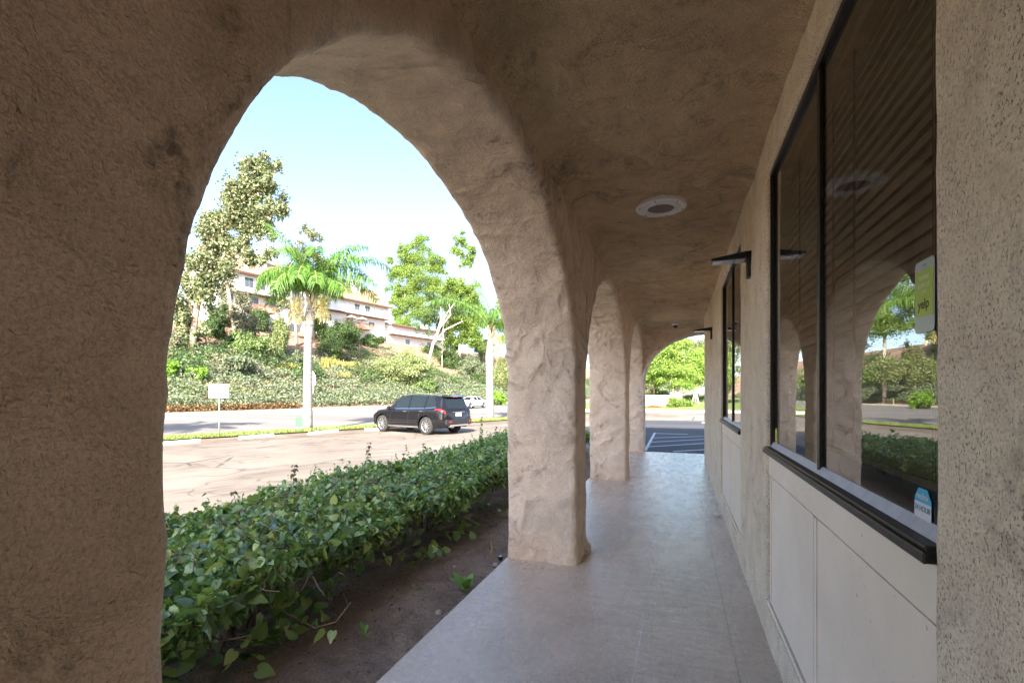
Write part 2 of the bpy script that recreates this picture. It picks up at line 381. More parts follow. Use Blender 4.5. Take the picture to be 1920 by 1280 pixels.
structure(grid('ground', lambda u, v: (u, v, -1.3), -900, 900, 8, -900, 900, 8, M_HILL))
structure(grid('parking_lot', lambda s, n: (lambda p: (p.x, p.y, lot_z(p.x, p.y)))(T24 * s + N24 * n), -70, 62, 132, -70, STRIP_A, 92, M_LOT))
structure(grid('road', lambda s, n: (lambda p: (p.x, p.y, -0.62 + 0.15 * (n - 20) / 23))(T12 * s + N12 * n), -120, 260, 60, 8, CURB_N, 20, M_ROAD))
def strip_z(x, y): return lot_z(x, y) + 0.05
verge = MB()
structure(grid('grass_verge', lambda s, n: (lambda p: (p.x, p.y, strip_z(p.x, p.y) - (0.35 if n > STRIP_B - 0.01 else 0)))(T24 * s + N24 * n), -70, 62, 132, STRIP_A, STRIP_B, 6, M_TURF))
# dark worn edge of the lot beside the verge
structure(grid('lot_edge', lambda s, n: (lambda p: (p.x, p.y, lot_z(p.x, p.y) + 0.004))(T24 * s + N24 * n), -40, 30, 70, STRIP_A - 2.3 , STRIP_A + 0.02, 4,
               mat_soil('stained asphalt edge', (0.12, 0.09, 0.07), (0.21, 0.165, 0.13), (0.31, 0.25, 0.20), 0.4, 0.02)))
structure(grid('sidewalk', lambda s, n: (lambda p: (p.x, p.y, -0.34))(T12 * s + N12 * n), -120, 260, 60, CURB_N + 0.15, CURB_N + 1.7, 3,
               mat_plain('tan path', (0.55, 0.42, 0.30), 0.9, var=0.2, scale=1.5)))
kb = MB()
for i in range(95):
    a = T12 * (-120 + i * 4) + N12 * CURB_N; b = T12 * (-120 + i * 4 + 3.99) + N12 * CURB_N
    n1 = N12 * 0.15
    lo, hi = Vector((0, 0, -0.55)), Vector((0, 0, -0.33))
    kb.add([a + lo, b + lo, b + n1 + lo, a + n1 + lo, a + hi, b + hi, b + n1 + hi, a + n1 + hi], [(0, 1, 5, 4), (4, 5, 6, 7), (1, 2, 6, 5), (0, 4, 7, 3)])
structure(kb.build('kerb', M_CONC))
def hill_pt(s, m):
    p = T12 * s + N12 * (CURB_N + m); return (p.x, p.y, hill_z(p.x, p.y))
structure(grid('hill', hill_pt, -70, 210, 280, 1.6, 80, 110, M_HILL))
structure(grid('hilltop', lambda s, m: (lambda p: (p.x, p.y, hill_z(p.x, p.y)))(T12 * s + N12 * (CURB_N + m)), -120, 500, 40, 80, 400, 20, M_HILL))
# walkway slab
wk = MB(); wk.box(-1.34, 4.0, -12, 11.5, -0.4, 0.0)
structure(wk.build('walkway', M_WALK, bevel=0.012))
def bed_z(x, y):
    return -0.085 + 0.03 * mnoise.noise(Vector((x * 2.3, y * 2.3, 0))) + 0.018 * mnoise.noise(Vector((x * 9, y * 9, 1))) + 0.008 * mnoise.noise(Vector((x * 25, y * 25, 2))) - 0.02 * sstep(-1.7, -1.36, x)
structure(grid('planting_bed', lambda x, y: (x, y, bed_z(x, y)), -3.85, -1.338, 110, -1.0, 13, 560, M_SOIL))
# lane marks
for k, (a, b) in enumerate((((345, 789), (400, 785.5)), ((352, 790.5), (372, 789)))):
    p, q = on_z(*a, -0.53), on_z(*b, -0.53)
    w = N12 * 0.22
    e = MB(); z = Vector((0, 0, 0.0))
    for pp in (p, q): pp.z = -0.62 + 0.15 * (pp.dot(N12) - 20) / 23 + 0.006
    structure(e.quad(p, q, q + w, p + w).build('lane_marking', M_LINE))
# dark asphalt sheet and its hatched aisle beyond the end of the walkway
dk = grid('asphalt_bay', lambda x, y: (x, y, lot_z(x, y) + 0.02), -2.2, 14, 34, 11.5, 27, 30, M_DARKASPH); structure(dk)
def mark(poly, zoff=0.026):
    pts = [on_z(px, py, -0.14) for px, py in poly]
    for p in pts: p.z = lot_z(p.x, p.y) + zoff
    return pts
lm = MB(); lm.quad(*mark([(1207, 846), (1213, 846), (1230, 812), (1226, 812)])); structure(lm.build('parking_line', M_LINE))
for (a, b, w) in (((1226, 813.2), (1290, 815), 1.0), ((1223, 822), (1340, 818.5), 1.2), ((1221, 830), (1340, 823.5), 1.5), ((1214, 839), (1340, 831), 2.0), ((1262, 848), (1340, 843), 2.6)):
    e = MB(); w *= 0.6; e.quad(*mark([(a[0], a[1] + w / 2), (b[0], b[1] + w / 2), (b[0], b[1] - w / 2), (a[0], a[1] - w / 2)])); structure(e.build('parking_line', M_LINE))
e = MB(); e.quad(*mark([(1315, 794.5), (1330, 795), (1328, 791.5), (1318, 791.5)])); structure(e.build('pavement_marking', M_LINE))

# ------------------------------------------------------------------ the stucco building we stand under
bld = empty('stucco_building')
tag(bld, 'tan stucco building with an arcaded covered walkway, seen from under its arches', 'building')
def prism(poly, axis, a, b):
    """closed solid: polygon in (u, z) extruded along the other horizontal axis"""
    bm = bmesh.new()
    f0 = [bm.verts.new((a, u, z) if axis == 'x' else (u, a, z)) for u, z in poly]
    f1 = [bm.verts.new((b, u, z) if axis == 'x' else (u, b, z)) for u, z in poly]
    bm.faces.new(f0); bm.faces.new(list(reversed(f1)))
    n = len(poly)
    for i in range(n): bm.faces.new([f0[(i + 1) % n], f0[i], f1[i], f1[(i + 1) % n]])
    bmesh.ops.recalc_face_normals(bm, faces=bm.faces); return bm
def plaster(name, bm, voxel, smooth, amp, mat, seed):
    """voxel-remesh, round the edges, then hand-trowelled unevenness"""
    me = bpy.data.meshes.new('raw'); bm.to_mesh(me); bm.free()
    o = bpy.data.objects.new('raw', me); COL.objects.link(o)
    r = o.modifiers.new('r', 'REMESH'); r.mode = 'VOXEL'; r.voxel_size = voxel; r.use_smooth_shade = True
    s = o.modifiers.new('s', 'SMOOTH'); s.factor = 0.5; s.iterations = smooth
    dg = bpy.context.evaluated_depsgraph_get(); dg.update()
    m2 = bpy.data.meshes.new_from_object(o.evaluated_get(dg)); bpy.data.objects.remove(o)
    n = len(m2.vertices); co = np.empty(n * 3, np.float32); m2.vertices.foreach_get('co', co); co = co.reshape(-1, 3)
    nr = np.empty(n * 3, np.float32); m2.vertices.foreach_get('normal', nr); nr = nr.reshape(-1, 3)
    d = np.empty(n, np.float32); nz = mnoise.noise
    for i in range(n):
        x, y, z = co[i]
        w = nz((x * 1.7 + seed, y * 1.7, z * 1.7))
        a = nz((x * 3.1 + seed, y * 3.1 + w, z * 3.1)); r_ = 1 - abs(nz((x * 2.4 + 1.7 * w, y * 2.4 + seed, z * 2.4 + 1.3 * w)))
        d[i] = 0.5 * w + 0.55 * a + 0.45 * r_ ** 6 + 0.22 * nz((x * 5.5, y * 5.5 + w, z * 5.5 + seed)) + 0.20 * nz((x * 9, y * 9, z * 9 + seed)) + 0.05 * nz((x * 32, y * 32, z * 32))
    co = co + nr * (d * amp)[:, None]
    m2.vertices.foreach_set('co', co.astype(np.float32).ravel()); m2.update()
    m2.materials.clear()
    return link_mesh(name, m2, mat, bld, True)
def arch_pts(y0, y1, crown, bl, br, n=40):
    c, a = (y0 + y1) / 2, (y1 - y0) / 2; out = []
    for i in range(n + 1):
        t = math.pi * (1 - i / n); b = bl if math.cos(t) < 0 else br
        out.append((c + a * math.cos(t), crown - b + b * math.sin(t)))
    return out
XI, XO = -0.756, -1.33
piers = [(-3.63, -3.39), (-0.75, 0.553), (3.735, 4.2), (7.635, 8.1), (11.45, 11.9)]  # second pier widened behind the camera to let in less light
poly = [(-3.63, -0.4), (-3.63, 2.95), (11.9, 2.95)]
for i in range(len(piers) - 1, 0, -1):
    poly += [(piers[i][1], -0.4), (piers[i][0], -0.4)]
    poly += list(reversed(arch_pts(piers[i - 1][1], piers[i][0], 2.64, 1.32, 1.22)))
    poly += [(piers[i - 1][1], -0.4)]
cl = []
for p in poly:
    if not cl or (abs(p[0] - cl[-1][0]) + abs(p[1] - cl[-1][1])) > 1e-4: cl.append(p)
if (abs(cl[-1][0]-cl[0][0])+abs(cl[-1][1]-cl[0][1])) < 1e-4: cl.pop()
bm = prism(cl, 'x', XO, XI)
def bm_box(bm, x0, x1, y0, y1, z0, z1):
    g = bmesh.ops.create_cube(bm, size=1.0)
    for v in g['verts']: v.co = Vector((x0 + (v.co.x + .5) * (x1 - x0), y0 + (v.co.y + .5) * (y1 - y0), z0 + (v.co.z + .5) * (z1 - z0)))
bm_box(bm, -0.78, -0.715, 4.02, 4.18, -0.3, 0.06)
plaster('arcade_wall', bm, 0.016, 26, 0.017, M_ARC, 0.0)
back = [(-9.0, -0.4), (-9.0, 2.95), (-3.635, 2.95), (-3.635, -0.4)]  # unseen stretch, closed without arches to keep light out
plaster('arcade_wall', prism(back, 'x', XO, XI), 0.05, 1, 0.01, M_ARC, 3.0)
ep = [(-1.2, -0.4), (-1.2, 2.95), (5.0, 2.95), (5.0, -0.4), (1.94, -0.4)] + list(reversed(arch_pts(-0.735, 1.94, 2.66, 1.07, 1.07))) + [(-0.735, -0.4)]
plaster('end_wall', prism(ep, 'y', 11.4, 11.84), 0.03, 4, 0.008, M_ARC, 5.0)
def ceil_z(x, y):
    p = (x * 1.5, y * 1.5, 7.0); w = mnoise.noise(p)
    z = 2.78 + 0.016 * w + 0.016 * mnoise.noise((x * 3.3 + w, y * 3.3, 2)) - 0.013 * (1 - abs(mnoise.noise((x * 2.2 + w, y * 2.2 + w, 9)))) ** 6 + 0.006 * mnoise.noise((x * 8 + w, y * 8, 5))
    k = max(0.0, 1 - (x - XI) / 0.16) if x > XI else 1.0      # the plaster is coved into the arcade wall and the shopfront wall
    k2 = max(0.0, 1 - (0.46 - x) / 0.07)
    return z - 0.07 * k * k - 0.03 * min(1, k2) ** 2
grid('ceiling', lambda x, y: (x, y, ceil_z(x, y)), -0.86, 0.60, 73, -9, 11.45, 900, M_CEIL, True, bld)
cb = MB(); cb.box(0.58, 5.0, 9.4, 11.45, 2.79, 2.9); cb.build('ceiling', M_CEIL, bld)
dim_wall = MB(); dim_wall.box(XI - .3, 0.6, -4.6, -4.4, -0.3, 2.9); dim_wall.build('end_wall', M_WALL, bld)  # unseen wall added behind the camera to darken the near walkway
ub = MB(); ub.box(-1.329, 14, -14, 11.85, 2.96, 5.55); ub.build('upper_wall', M_ARC, bld)
rb = MB(); rb.box(-1.95, 14.4, -14.4, 12.4, 5.55, 5.8); rb.build('roof', mat_plain('roof tile', (0.30, 0.13, 0.07), 0.8, var=0.3), bld)
# shopfront wall with two openings
W1, W2, SILL, HEAD, CURB = (1.135, 2.99), (4.16, 6.0), 1.02, 2.565, 0.17
WX = 0.46
wp = [(-1.5, -0.2), (-1.5, 2.95), (9.7, 2.95), (9.7, -0.2)]
bm = bmesh.new()
for (y0, y1, z0, z1) in ((-1.5, W1[0], -0.2, 2.95), (W1[1], W2[0], -0.2, 2.95), (W2[1], 9.7, -0.2, 2.95)):
    bm_box(bm, WX, WX + 0.16, y0, y1, z0, z1)
for (y0, y1) in (W1, W2):
    bm_box(bm, WX, WX + 0.16, y0 - 0.05, y1 + 0.05, HEAD, 2.95); bm_box(bm, WX, WX + 0.16, y0 - 0.05, y1 + 0.05, -0.2, CURB)
bm_box(bm, WX, 4.2, 9.5, 9.7, -0.2, 2.95)
plaster('shopfront_wall', bm, 0.02, 2, 0.005, M_WALL, 9.0)
wb = MB(); wb.box(WX, WX + 0.16, -14, -1.45, -0.2, 2.95); wb.build('shopfront_wall', M_WALL, bld)
bb = MB(); bb.box(4.0, 4.15, -14, 9.6, -0.3, 2.95); bb.box(0.65, 4.0, -2.0, -1.9, -0.2, 2.95); bb.box(0.62, 4.0, 3.3, 3.4, -.2, 2.95)
bb.box(0.62, 4.0, -2, 9.6, 2.6, 2.7); bb.box(0.62, 4.0, -2, 9.6, -.1, -.02)
bb.build('interior_wall', M_ROOM, bld)
TXT = []
for wi, (y0, y1) in enumerate((W1, W2)):
    ym = (y0 + y1) / 2 - 0.02
    # painted board apron under the window
    pn = MB(); gx = WX + 0.012
    
    pn.box(gx, gx + 0.0119, y0, y1, SILL - 0.12, SILL - 0.002)                           # top rail
    for (a, b) in ((y0, ym - 0.012), (ym + 0.012, y1 - 0.05)):
        pn.box(gx, gx + 0.0118, a, b, CURB + 0.05, SILL - 0.124)
    po = pn.build('panel', M_PANEL, bld, bevel=0.002)
    MB().box(gx + 0.012, gx + 0.05, y0 - 0.03, y1 + 0.03, CURB - 0.03, SILL).build('joint_backing', M_JOINT, po)
    for (a, b) in ((ym - 0.042, ym - 0.013), (y1 - 0.088, y1 - 0.060)):
        bt = MB(); bt.box(gx - 0.004, gx - 0.0002, a, b, CURB + 0.05, SILL - 0.125); bt.build('batten', M_PANEL, po, bevel=0.002)
    bt = MB(); bt.box(gx - 0.006, gx + 0.01, y0, y1 - 0.0, CURB + 0.012, CURB + 0.035); bt.build('batten', M_PANEL, po, bevel=0.002)
    # window: frame with mullion, proud sill, glass stop, two panes, drywall return
    fx0, fx1 = WX + 0.018, WX + 0.042
    fr = MB(); t = 0.035
    fr.box(fx0 + 0.01, fx1, y0 - 0.05, y0 + t, SILL + 0.03, HEAD); fr.box(fx0, fx1, y1 - 0.02, y1 - 0.002, SILL + 0.03, HEAD)
    fr.box(fx0, fx1, y0 + t, y1 - 0.02, HEAD - 0.03, HEAD - 0.002)
    fr.box(fx0 + 0.006, fx1, ym - 0.017, ym + 0.017, SILL + 0.03, HEAD - 0.03)
    w = fr.build('window', M_BRONZE, bld, bevel=0.003)
    sl = MB(); sl.box(WX - 0.012, WX + 0.06, y0 + 0.002, y1 - 0.002, SILL + 0.001, SILL + 0.036); sl.box(WX - 0.019, WX - 0.0122, y0 - 0.008, y1 - 0.002, SILL + 0.003, SILL + 0.026)
    sl.build('sill', M_BRONZE, w, bevel=0.003)
    gs = MB(); gs.add([(WX + 0.016, y0 - .03, SILL + 0.0365), (WX + 0.016, y1 - .021, SILL + 0.0365), (WX + 0.034, y1 - .021, SILL + 0.062), (WX + 0.034, y0 - .03, SILL + 0.062), (WX + 0.05, y0 - .03, SILL + 0.062), (WX + 0.05, y1 - .021, SILL + 0.062)], [(0, 3, 2, 1), (3, 4, 5, 2)])
    gs.build('glass_stop', M_ALU, w)
    for (a, b) in ((y0 + t, ym - 0.017), (ym + 0.017, y1 - 0.02)):
        g = MB(); g.quad((WX + 0.036, a, SILL + 0.06), (WX + 0.036, a, HEAD - 0.03), (WX + 0.036, b, HEAD - 0.03), (WX + 0.036, b, SILL + 0.06)); g.build('pane', M_GLASS, w)
    jb = MB(); jb.box(WX + 0.043, WX + 0.36, y1 - 0.012, y1 + 0.03, SILL, HEAD + 0.02); jb.box(WX + 0.043, WX + 0.36, y0 - 0.03, y0 + 0.012, SILL, HEAD + 0.02)
    jb.box(WX + 0.044, WX + 0.36, y0 + 0.012, y1 - 0.012, HEAD - 0.01, HEAD + 0.03); jb.box(WX + 0.044, WX + 0.36, y0 + 0.012, y1 - 0.012, SILL - 0.02, SILL + 0.02)
    jb.build('jamb', M_JAMB, w)
    # slatted blind hanging behind the glass
    bx = WX + 0.115
    bl = empty('window_blind', (bx, (y0 + y1) / 2, HEAD - 0.03))
    tag(bl, ('dark brown slatted blind behind the large window nearest the speckled corner', 'brown slatted blind in the far window, beyond the first wall lamp')[wi], 'window blind', 'slatted blinds in the shop windows')
    s_ = MB(); yb0, yb1 = y0 + 0.02 - (y0 + y1) / 2, y1 - 0.04 - (y0 + y1) / 2
    rr = random.Random(4 + wi); z = -0.05
    while z > -(HEAD - SILL) + 0.14:
        j = rr.uniform(-.002, .002); e0 = yb0 + rr.uniform(0, .008); e1 = yb1 - rr.uniform(0, .012)
        s_.add([(0.010, e0, z + .026), (0.010, e1, z + .026 + j), (-0.006, e1, z + j), (-0.006, e0, z), (-0.012, e1, z - .024 + j), (-0.012, e0, z - .024),
                (0.013, e0, z + .026), (0.013, e1, z + .026 + j), (-0.009, e0, z - .024), (-0.009, e1, z - .024 + j)],
               [(0, 1, 2, 3), (3, 2, 4, 5), (6, 8, 9, 7), (5, 4, 9, 8)])
        z -= 0.0425
    s_.build('slats', M_SLAT, bl)
    hr = MB(); hr.box(-0.03, 0.03, yb0, yb1, -0.03, 0.025); hr.build('head_rail', M_SLAT, bl, bevel=0.003)
    br = MB(); br.box(-0.022, 0.022, yb0, yb1, z + 0.0, z + 0.02); br.build('bottom_rail', M_SLAT, bl, bevel=0.004)
    for q in (0.12, 0.42, 0.55, 0.85):
        yy = yb0 + q * (yb1 - yb0)
        c = MB(); c.tube([(-0.0155, yy, -0.02), (-0.0155, yy, z + 0.01)], 0.0016, 5); c.tube([(-0.0155, yy + 0.012, -0.02), (-0.0155, yy + 0.012, z + 0.01)], 0.0012, 5); c.build('ladder_cord', M_CORD, bl)

# ------------------------------------------------------------------ fixtures on the building
def wall_lamp(y, label):
    t = empty('wall_lamp', (WX - 0.004, y, 2.2)); tag(t, label, 'wall lamp', 'wall lamps along the shopfront wall')
    b = MB(); hw = 0.075
    b.add([(-.245, -hw * .8, .045), (-.245, hw * .8, .045), (-.02, hw, .045), (-.02, -hw, .045), (-.245, -hw * .8, .06), (-.245, hw * .8, .06), (-.02, hw, .092), (-.02, -hw, .092)],
          [(0, 1, 2, 3), (4, 7, 6, 5), (0, 4, 5, 1), (3, 2, 6, 7), (0, 3, 7, 4), (1, 5, 6, 2)])
    b.build('lamp_housing', M_BLACK, t, bevel=0.006)
    p = MB(); p.box(-.0195, 0.012, -.045, .045, -.075, .098); p.build('mounting_plate', M_BLACK, t, bevel=0.006)
    l = MB(); l.box(-.232, -.10, -hw * .62, hw * .62, .0405, .0448); l.build('lens', M_LENS, t)
    h = MB(); h.box(-.094, -.034, -hw * .7, hw * .7, .0405, .0448); h.build('heat_sink', M_STEEL, t)
wall_lamp(3.61, 'black wedge shaped wall lamp between the two windows, nearest the camera')
wall_lamp(7.56, 'small black wedge wall lamp far down the walkway beside the end arch')
sp = empty('ceiling_speaker', (-0.127, 3.853, 2.765)); tag(sp, 'round white ceiling speaker with a brown grille set in the plaster soffit', 'ceiling speaker')
b = MB(); b.lathe([(0.188, 0.05), (0.188, -0.008), (0.180, -0.014), (0.150, -0.016), (0.146, -0.008), (0.140, -0.016), (0.098, -0.020), (0.098, -0.004)], 48); b.build('trim_ring', mat_plain('grey white enamel', (0.74, 0.70, 0.68), 0.5, var=0.1), sp, True)
b = MB(); b.lathe([(0.0975, -0.012), (0.05, -0.0165), (0.0005, -0.018)], 40); b.build('grille', mat_plain('grille mesh', (0.17, 0.125, 0.11), 0.7, var=0.3, scale=300), sp, True)
for k in range(6):
    a = k * math.pi / 3 + .3; b = MB(); b.lathe([(0.0001, -0.021), (0.004, -0.0195), (0.005, -0.015)], 10, Matrix.Translation((0.163 * math.cos(a), 0.163 * math.sin(a), 0))); b.build('screw', M_BLACK, sp)
dc = empty('security_camera', (-0.06, 10.5, 2.775)); tag(dc, 'small white dome security camera on the ceiling near the end arch', 'security camera')
b = MB(); b.lathe([(0.001, 0.02), (0.068, 0.02), (0.07, -0.03), (0.062, -0.045)], 24); b.build('housing', M_WHITE, dc, True)
b = MB(); b.lathe([(0.05, -0.0455)] + [(0.05 * math.cos(t), -0.045 - 0.05 * math.sin(t)) for t in (0.3, 0.6, 0.9, 1.2, 1.5)], 24); b.build('dome', mat_plain('smoked dome', (0.02, 0.02, 0.02), 0.08), dc, True)
# a little dry paper scrap at the wall foot
pw = MB(); rr = random.Random(3); bm = bmesh.new(); bmesh.ops.create_icosphere(bm, subdivisions=2, radius=0.035)
for v in bm.verts: v.co *= rr.uniform(0.65, 1.15); v.co.z *= 0.7
me = bpy.data.meshes.new('paper_scrap'); bm.to_mesh(me); bm.free()
o = link_mesh('paper_scrap', me, M_WHITE); o.location = (0.40, 5.75, 0.02); tag(o, 'crumpled white paper scrap on the walkway against the wall base', 'paper')

# stickers on the glass
GX = WX + 0.0335
def flat(pts, x=GX):  # (y, z) outline on the glass, facing -x, with real thickness
    mb = MB(); n = len(pts)
    mb.add([(x, y, z) for y, z in pts] + [(x + 0.0006, y, z) for y, z in pts], [tuple(range(n)), tuple(range(2 * n - 1, n - 1, -1))] + [(i, i + n, (i + 1) % n + n, (i + 1) % n) for i in range(n)])
    return mb
def text(s, size, y, z, mat, parent, x, name='lettering', align='CENTER', bold=0.0):
    cu = bpy.data.curves.new(name, 'FONT'); cu.body = s; cu.size = size; cu.align_x = align; cu.align_y = 'CENTER'; cu.extrude = 0.0001; cu.offset = bold
    tmp = bpy.data.objects.new('tmp', cu); COL.objects.link(tmp); bpy.context.view_layer.update()
    me = bpy.data.meshes.new_from_object(tmp.evaluated_get(bpy.context.evaluated_depsgraph_get())); bpy.data.objects.remove(tmp)
    me.materials.clear(); me.materials.append(mat); o = bpy.data.objects.new(name, me); COL.objects.link(o)
    o.matrix_world = Matrix(((0, 0, -1, x), (-1, 0, 0, y), (0, 1, 0, z), (0, 0, 0, 1)))
    mw = Matrix(((0, 0, -1, x), (-1, 0, 0, y), (0, 1, 0, z), (0, 0, 0, 1))); o.parent = parent; o.matrix_parent_inverse = Matrix.Identity(4); o.matrix_local = Matrix.Translation(-Vector(parent.location)) @ mw
    return o
C_CYAN = mat_plain('cyan vinyl', (0.02, 0.42, 0.62), 0.35); C_STW = mat_plain('white vinyl', (0.74, 0.72, 0.73), 0.35)
C_INK = mat_plain('grey blue ink', (0.10, 0.22, 0.32), 0.5); C_YEL = mat_plain('yellow vinyl', (0.75, 0.62, 0.06), 0.4); C_LIME = mat_plain('lime screen print', (0.40, 0.50, 0.05), 0.3)
def sub(o, name, parent):
    return o
def place(mb, name, mat, parent, shift=None):
    o = mb.build(name, mat, parent); 
    if parent is not None: o.location = -Vector(parent.location)
    return o
sk = empty('security_sticker', (GX, 1.262, 1.095)); tag(sk, 'cyan and white octagonal 24 hour sticker low on the near window pane', 'sticker')
cy, cz, hw, hh, ch = 1.262, 1.097, 0.037, 0.048, 0.018
place(flat([(cy + hw, cz - hh + .022), (cy + hw, cz + hh - .022), (cy + hw - ch, cz + hh), (cy - hw + ch, cz + hh), (cy - hw, cz + hh - .022), (cy - hw, cz - hh + .022), (cy - hw + ch, cz - hh), (cy + hw - ch, cz - hh)]), 'backing', C_CYAN, sk)
place(flat([(cy + hw, cz - .021), (cy + hw, cz + .018), (cy - hw, cz + .018), (cy - hw, cz - .021)], GX - 0.0007), 'band', C_STW, sk)
text('reolink', 0.019, cy, cz + .031, C_STW, sk, GX - 0.0009, bold=0.0003); text('24 HOUR', 0.0165, cy - 0.0005, cz + .005, C_INK, sk, GX - 0.0012, bold=0.0002)
e = MB(); Mx = Matrix.Translation((GX - 0.0009, cy + .004, cz - .032)) @ Matrix.Rotation(R(90), 4, 'Y'); e.lathe([(0.004, 0), (0.0085, 0)], 20, Mx); e.box(GX - 0.0012, GX - 0.0009, cy - .012, cy - .001, cz - .037, cz - .027); place(e, 'emblem', C_STW, sk)
ph = empty('phone_poster', (GX, 1.255, 1.555)); tag(ph, 'phone shaped sticker with lime green screen high on the near window', 'sticker')
def rrect(y0, y1, z0, z1, r, n=5):
    out = []
    for (cy_, cz_, a0) in ((y1 - r, z1 - r, 0), (y0 + r, z1 - r, 90), (y0 + r, z0 + r, 180), (y1 - r, z0 + r, 270)):
        for k in range(n + 1): a = R(a0 + 90 * k / n); out.append((cy_ + r * math.cos(a), cz_ + r * math.sin(a)))
    return list(reversed(out))
place(flat(rrect(1.212, 1.298, 1.478, 1.632, .010)), 'backing', mat_plain('translucent grey vinyl', (.42, .43, .40), .25), ph)
place(flat(rrect(1.217, 1.293, 1.512, 1.610, .001), GX - 0.0007), 'screen', C_LIME, ph)
place(flat(rrect(1.247, 1.263, 1.6195, 1.622, .001), GX - 0.0007), 'earpiece', C_INK, ph)
for s, z in (('PEOPLE', 1.594), ('LOVE US', 1.578), ('ON', 1.563)): text(s, 0.013, 1.255, z, C_STW, ph, GX - 0.001)
text('yelp', 0.03, 1.257, 1.538, M_BLACK, ph, GX - 0.001, bold=0.0004)
ys = empty('warning_sticker', (GX, 2.90, 1.115)); tag(ys, 'yellow oval sticker with a dark mark at the far bottom of the near window', 'sticker')
place(flat([(2.90 + 0.032 * math.cos(-t), 1.115 + 0.047 * math.sin(-t)) for t in [2 * math.pi * k / 24 for k in range(24)]]), 'backing', C_YEL, ys)
place(flat(rrect(2.892, 2.908, 1.105, 1.135, .003), GX - 0.0007), 'symbol', C_INK, ys)
place(flat(rrect(2.88, 2.92, 1.09, 1.096, .001), GX - 0.0007), 'symbol', C_INK, ys)

# ------------------------------------------------------------------ hedge and the planting bed
rng = np.random.default_rng(11)
M_HEDGE = mat_leaf('hedge leaf', (0.07, 0.16, 0.05), (0.20, 0.33, 0.09), (0.42, 0.52, 0.17), 0.3, 0.28, 0.8)
M_YOUNG = mat_leaf('young red green leaf', (0.05, 0.05, 0.015), (0.10, 0.085, 0.025), None, 0.25, 0.4)
M_TWIG = mat_plain('pale twig', (0.30, 0.22, 0.15), 0.8, var=0.3, scale=40)
M_STEM = mat_plain('brown stem', (0.17, 0.125, 0.095), 0.9, var=0.35, scale=30)
hedge = empty('hedge', (-2.75, 5.0, -0.1)); tag(hedge, 'leafy green clipped hedge with bare lower stems along the walkway bed', 'hedge')
def hedge_top(x, y):
    return 0.46 + 0.09 * mnoise.noise((x * 1.3, y * 1.3, 4)) + 0.10 * mnoise.noise((x * 4, y * 4, 8)) - 0.10 * sstep(-2.35, -1.95, x) - 0.05 * sstep(-3.2, -3.6, x)
def hedge_near(y): return -2.02 + 0.13 * mnoise.noise((y * 1.1, 2.2, 0)) + 0.07 * mnoise.noise((y * 3.1, 0, 5))
Y0H, Y1H = 0.2, 11.8
g = Geo(); P = []; NR = []
n_top = 33000
for i in range(n_top):
    y = rng.uniform(Y0H, Y1H) if rng.random() > 0.35 else rng.uniform(Y0H, 5.5)
    x = rng.uniform(-3.55, hedge_near(y))
    z = hedge_top(x, y) - abs(rng.normal()) * 0.075 + 0.03 * rng.normal()
    P.append((x, y, z)); a = rng.normal(size=3) * 0.75; NR.append((a[0] + 0.25, a[1] - 0.2, a[2] * .4 + 0.9))
n_side = 17000
for i in range(n_side):
    y = rng.uniform(Y0H, Y1H) if rng.random() > 0.4 else rng.uniform(Y0H, 5.0)
    near = rng.random() < 0.75; low = 0.20 + 0.10 * (1 - sstep(3.5, 5.5, y)) + 0.11 * mnoise.noise((y * 1.6, 7, 1)) + 0.10 * mnoise.noise((y * 4.2, 1, 1))
    z = low + (0.42 - low) * rng.random() ** 0.7
    bulge = 0.16 * (1 - ((z - 0.3) / 0.3) ** 2)
    x = (hedge_near(y) - 0.14 + bulge - abs(rng.normal()) * 0.10) if near else (-3.5 - bulge * .6 + abs(rng.normal()) * 0.1)
    P.append((x, y, z)); a = rng.normal(size=3) * 0.7; s = 1 if near else -1
    NR.append((a[0] + 0.75 * s, a[1] - 0.15, a[2] + 0.55))
for i in range(2600):   # inside
    y = rng.uniform(Y0H, Y1H); x = rng.uniform(-3.4, -2.3); z = rng.uniform(0.15, 0.42); P.append((x, y, z)); NR.append(tuple(rng.normal(size=3) + np.array((0, 0, .4))))
P = np.array(P); NR = np.array(NR)
tipd = rng.normal(size=P.shape) * 0.7; tipd[:, 2] -= 0.55; tipd[:, 0] += 0.25
sz = rng.choice([0.028, 0.040, 0.055, 0.080], size=len(P), p=[.34, .34, .22, .10]) * rng.uniform(0.8, 1.2, len(P))
g.scatter(HV, HF, P, frames(NR, rng, tipd), np.stack([sz * rng.uniform(.7, 1.1, len(P)), sz, sz * rng.uniform(-.8, 2.8, len(P))], 1))
for i in range(760):   # short new sprigs standing out of the top and the near face
    y = rng.uniform(Y0H, 9.5); x = rng.uniform(-3.5, hedge_near(y) + .02); z0 = hedge_top(x, y) - .03; h = rng.uniform(.04, .16) + (.1 if rng.random() < .12 else 0); k = 8
    t_ = np.linspace(.15, 1, k); lean = rng.normal(size=2) * .35
    pp = np.stack([x + lean[0] * h * t_, y + lean[1] * h * t_, z0 + h * t_], 1); a = np.arange(k) * 2.4 + rng.uniform(0, 6)
    tp_ = np.stack([np.cos(a), np.sin(a), np.full(k, -.25)], 1); nn = np.stack([.6 * np.cos(a), .6 * np.sin(a), np.full(k, .9)], 1) + rng.normal(size=(k, 3)) * .25
    g.scatter(HV, HF, pp, frames(nn, rng, tp_), rng.uniform(.03, .06) * (1.15 - .55 * t_))
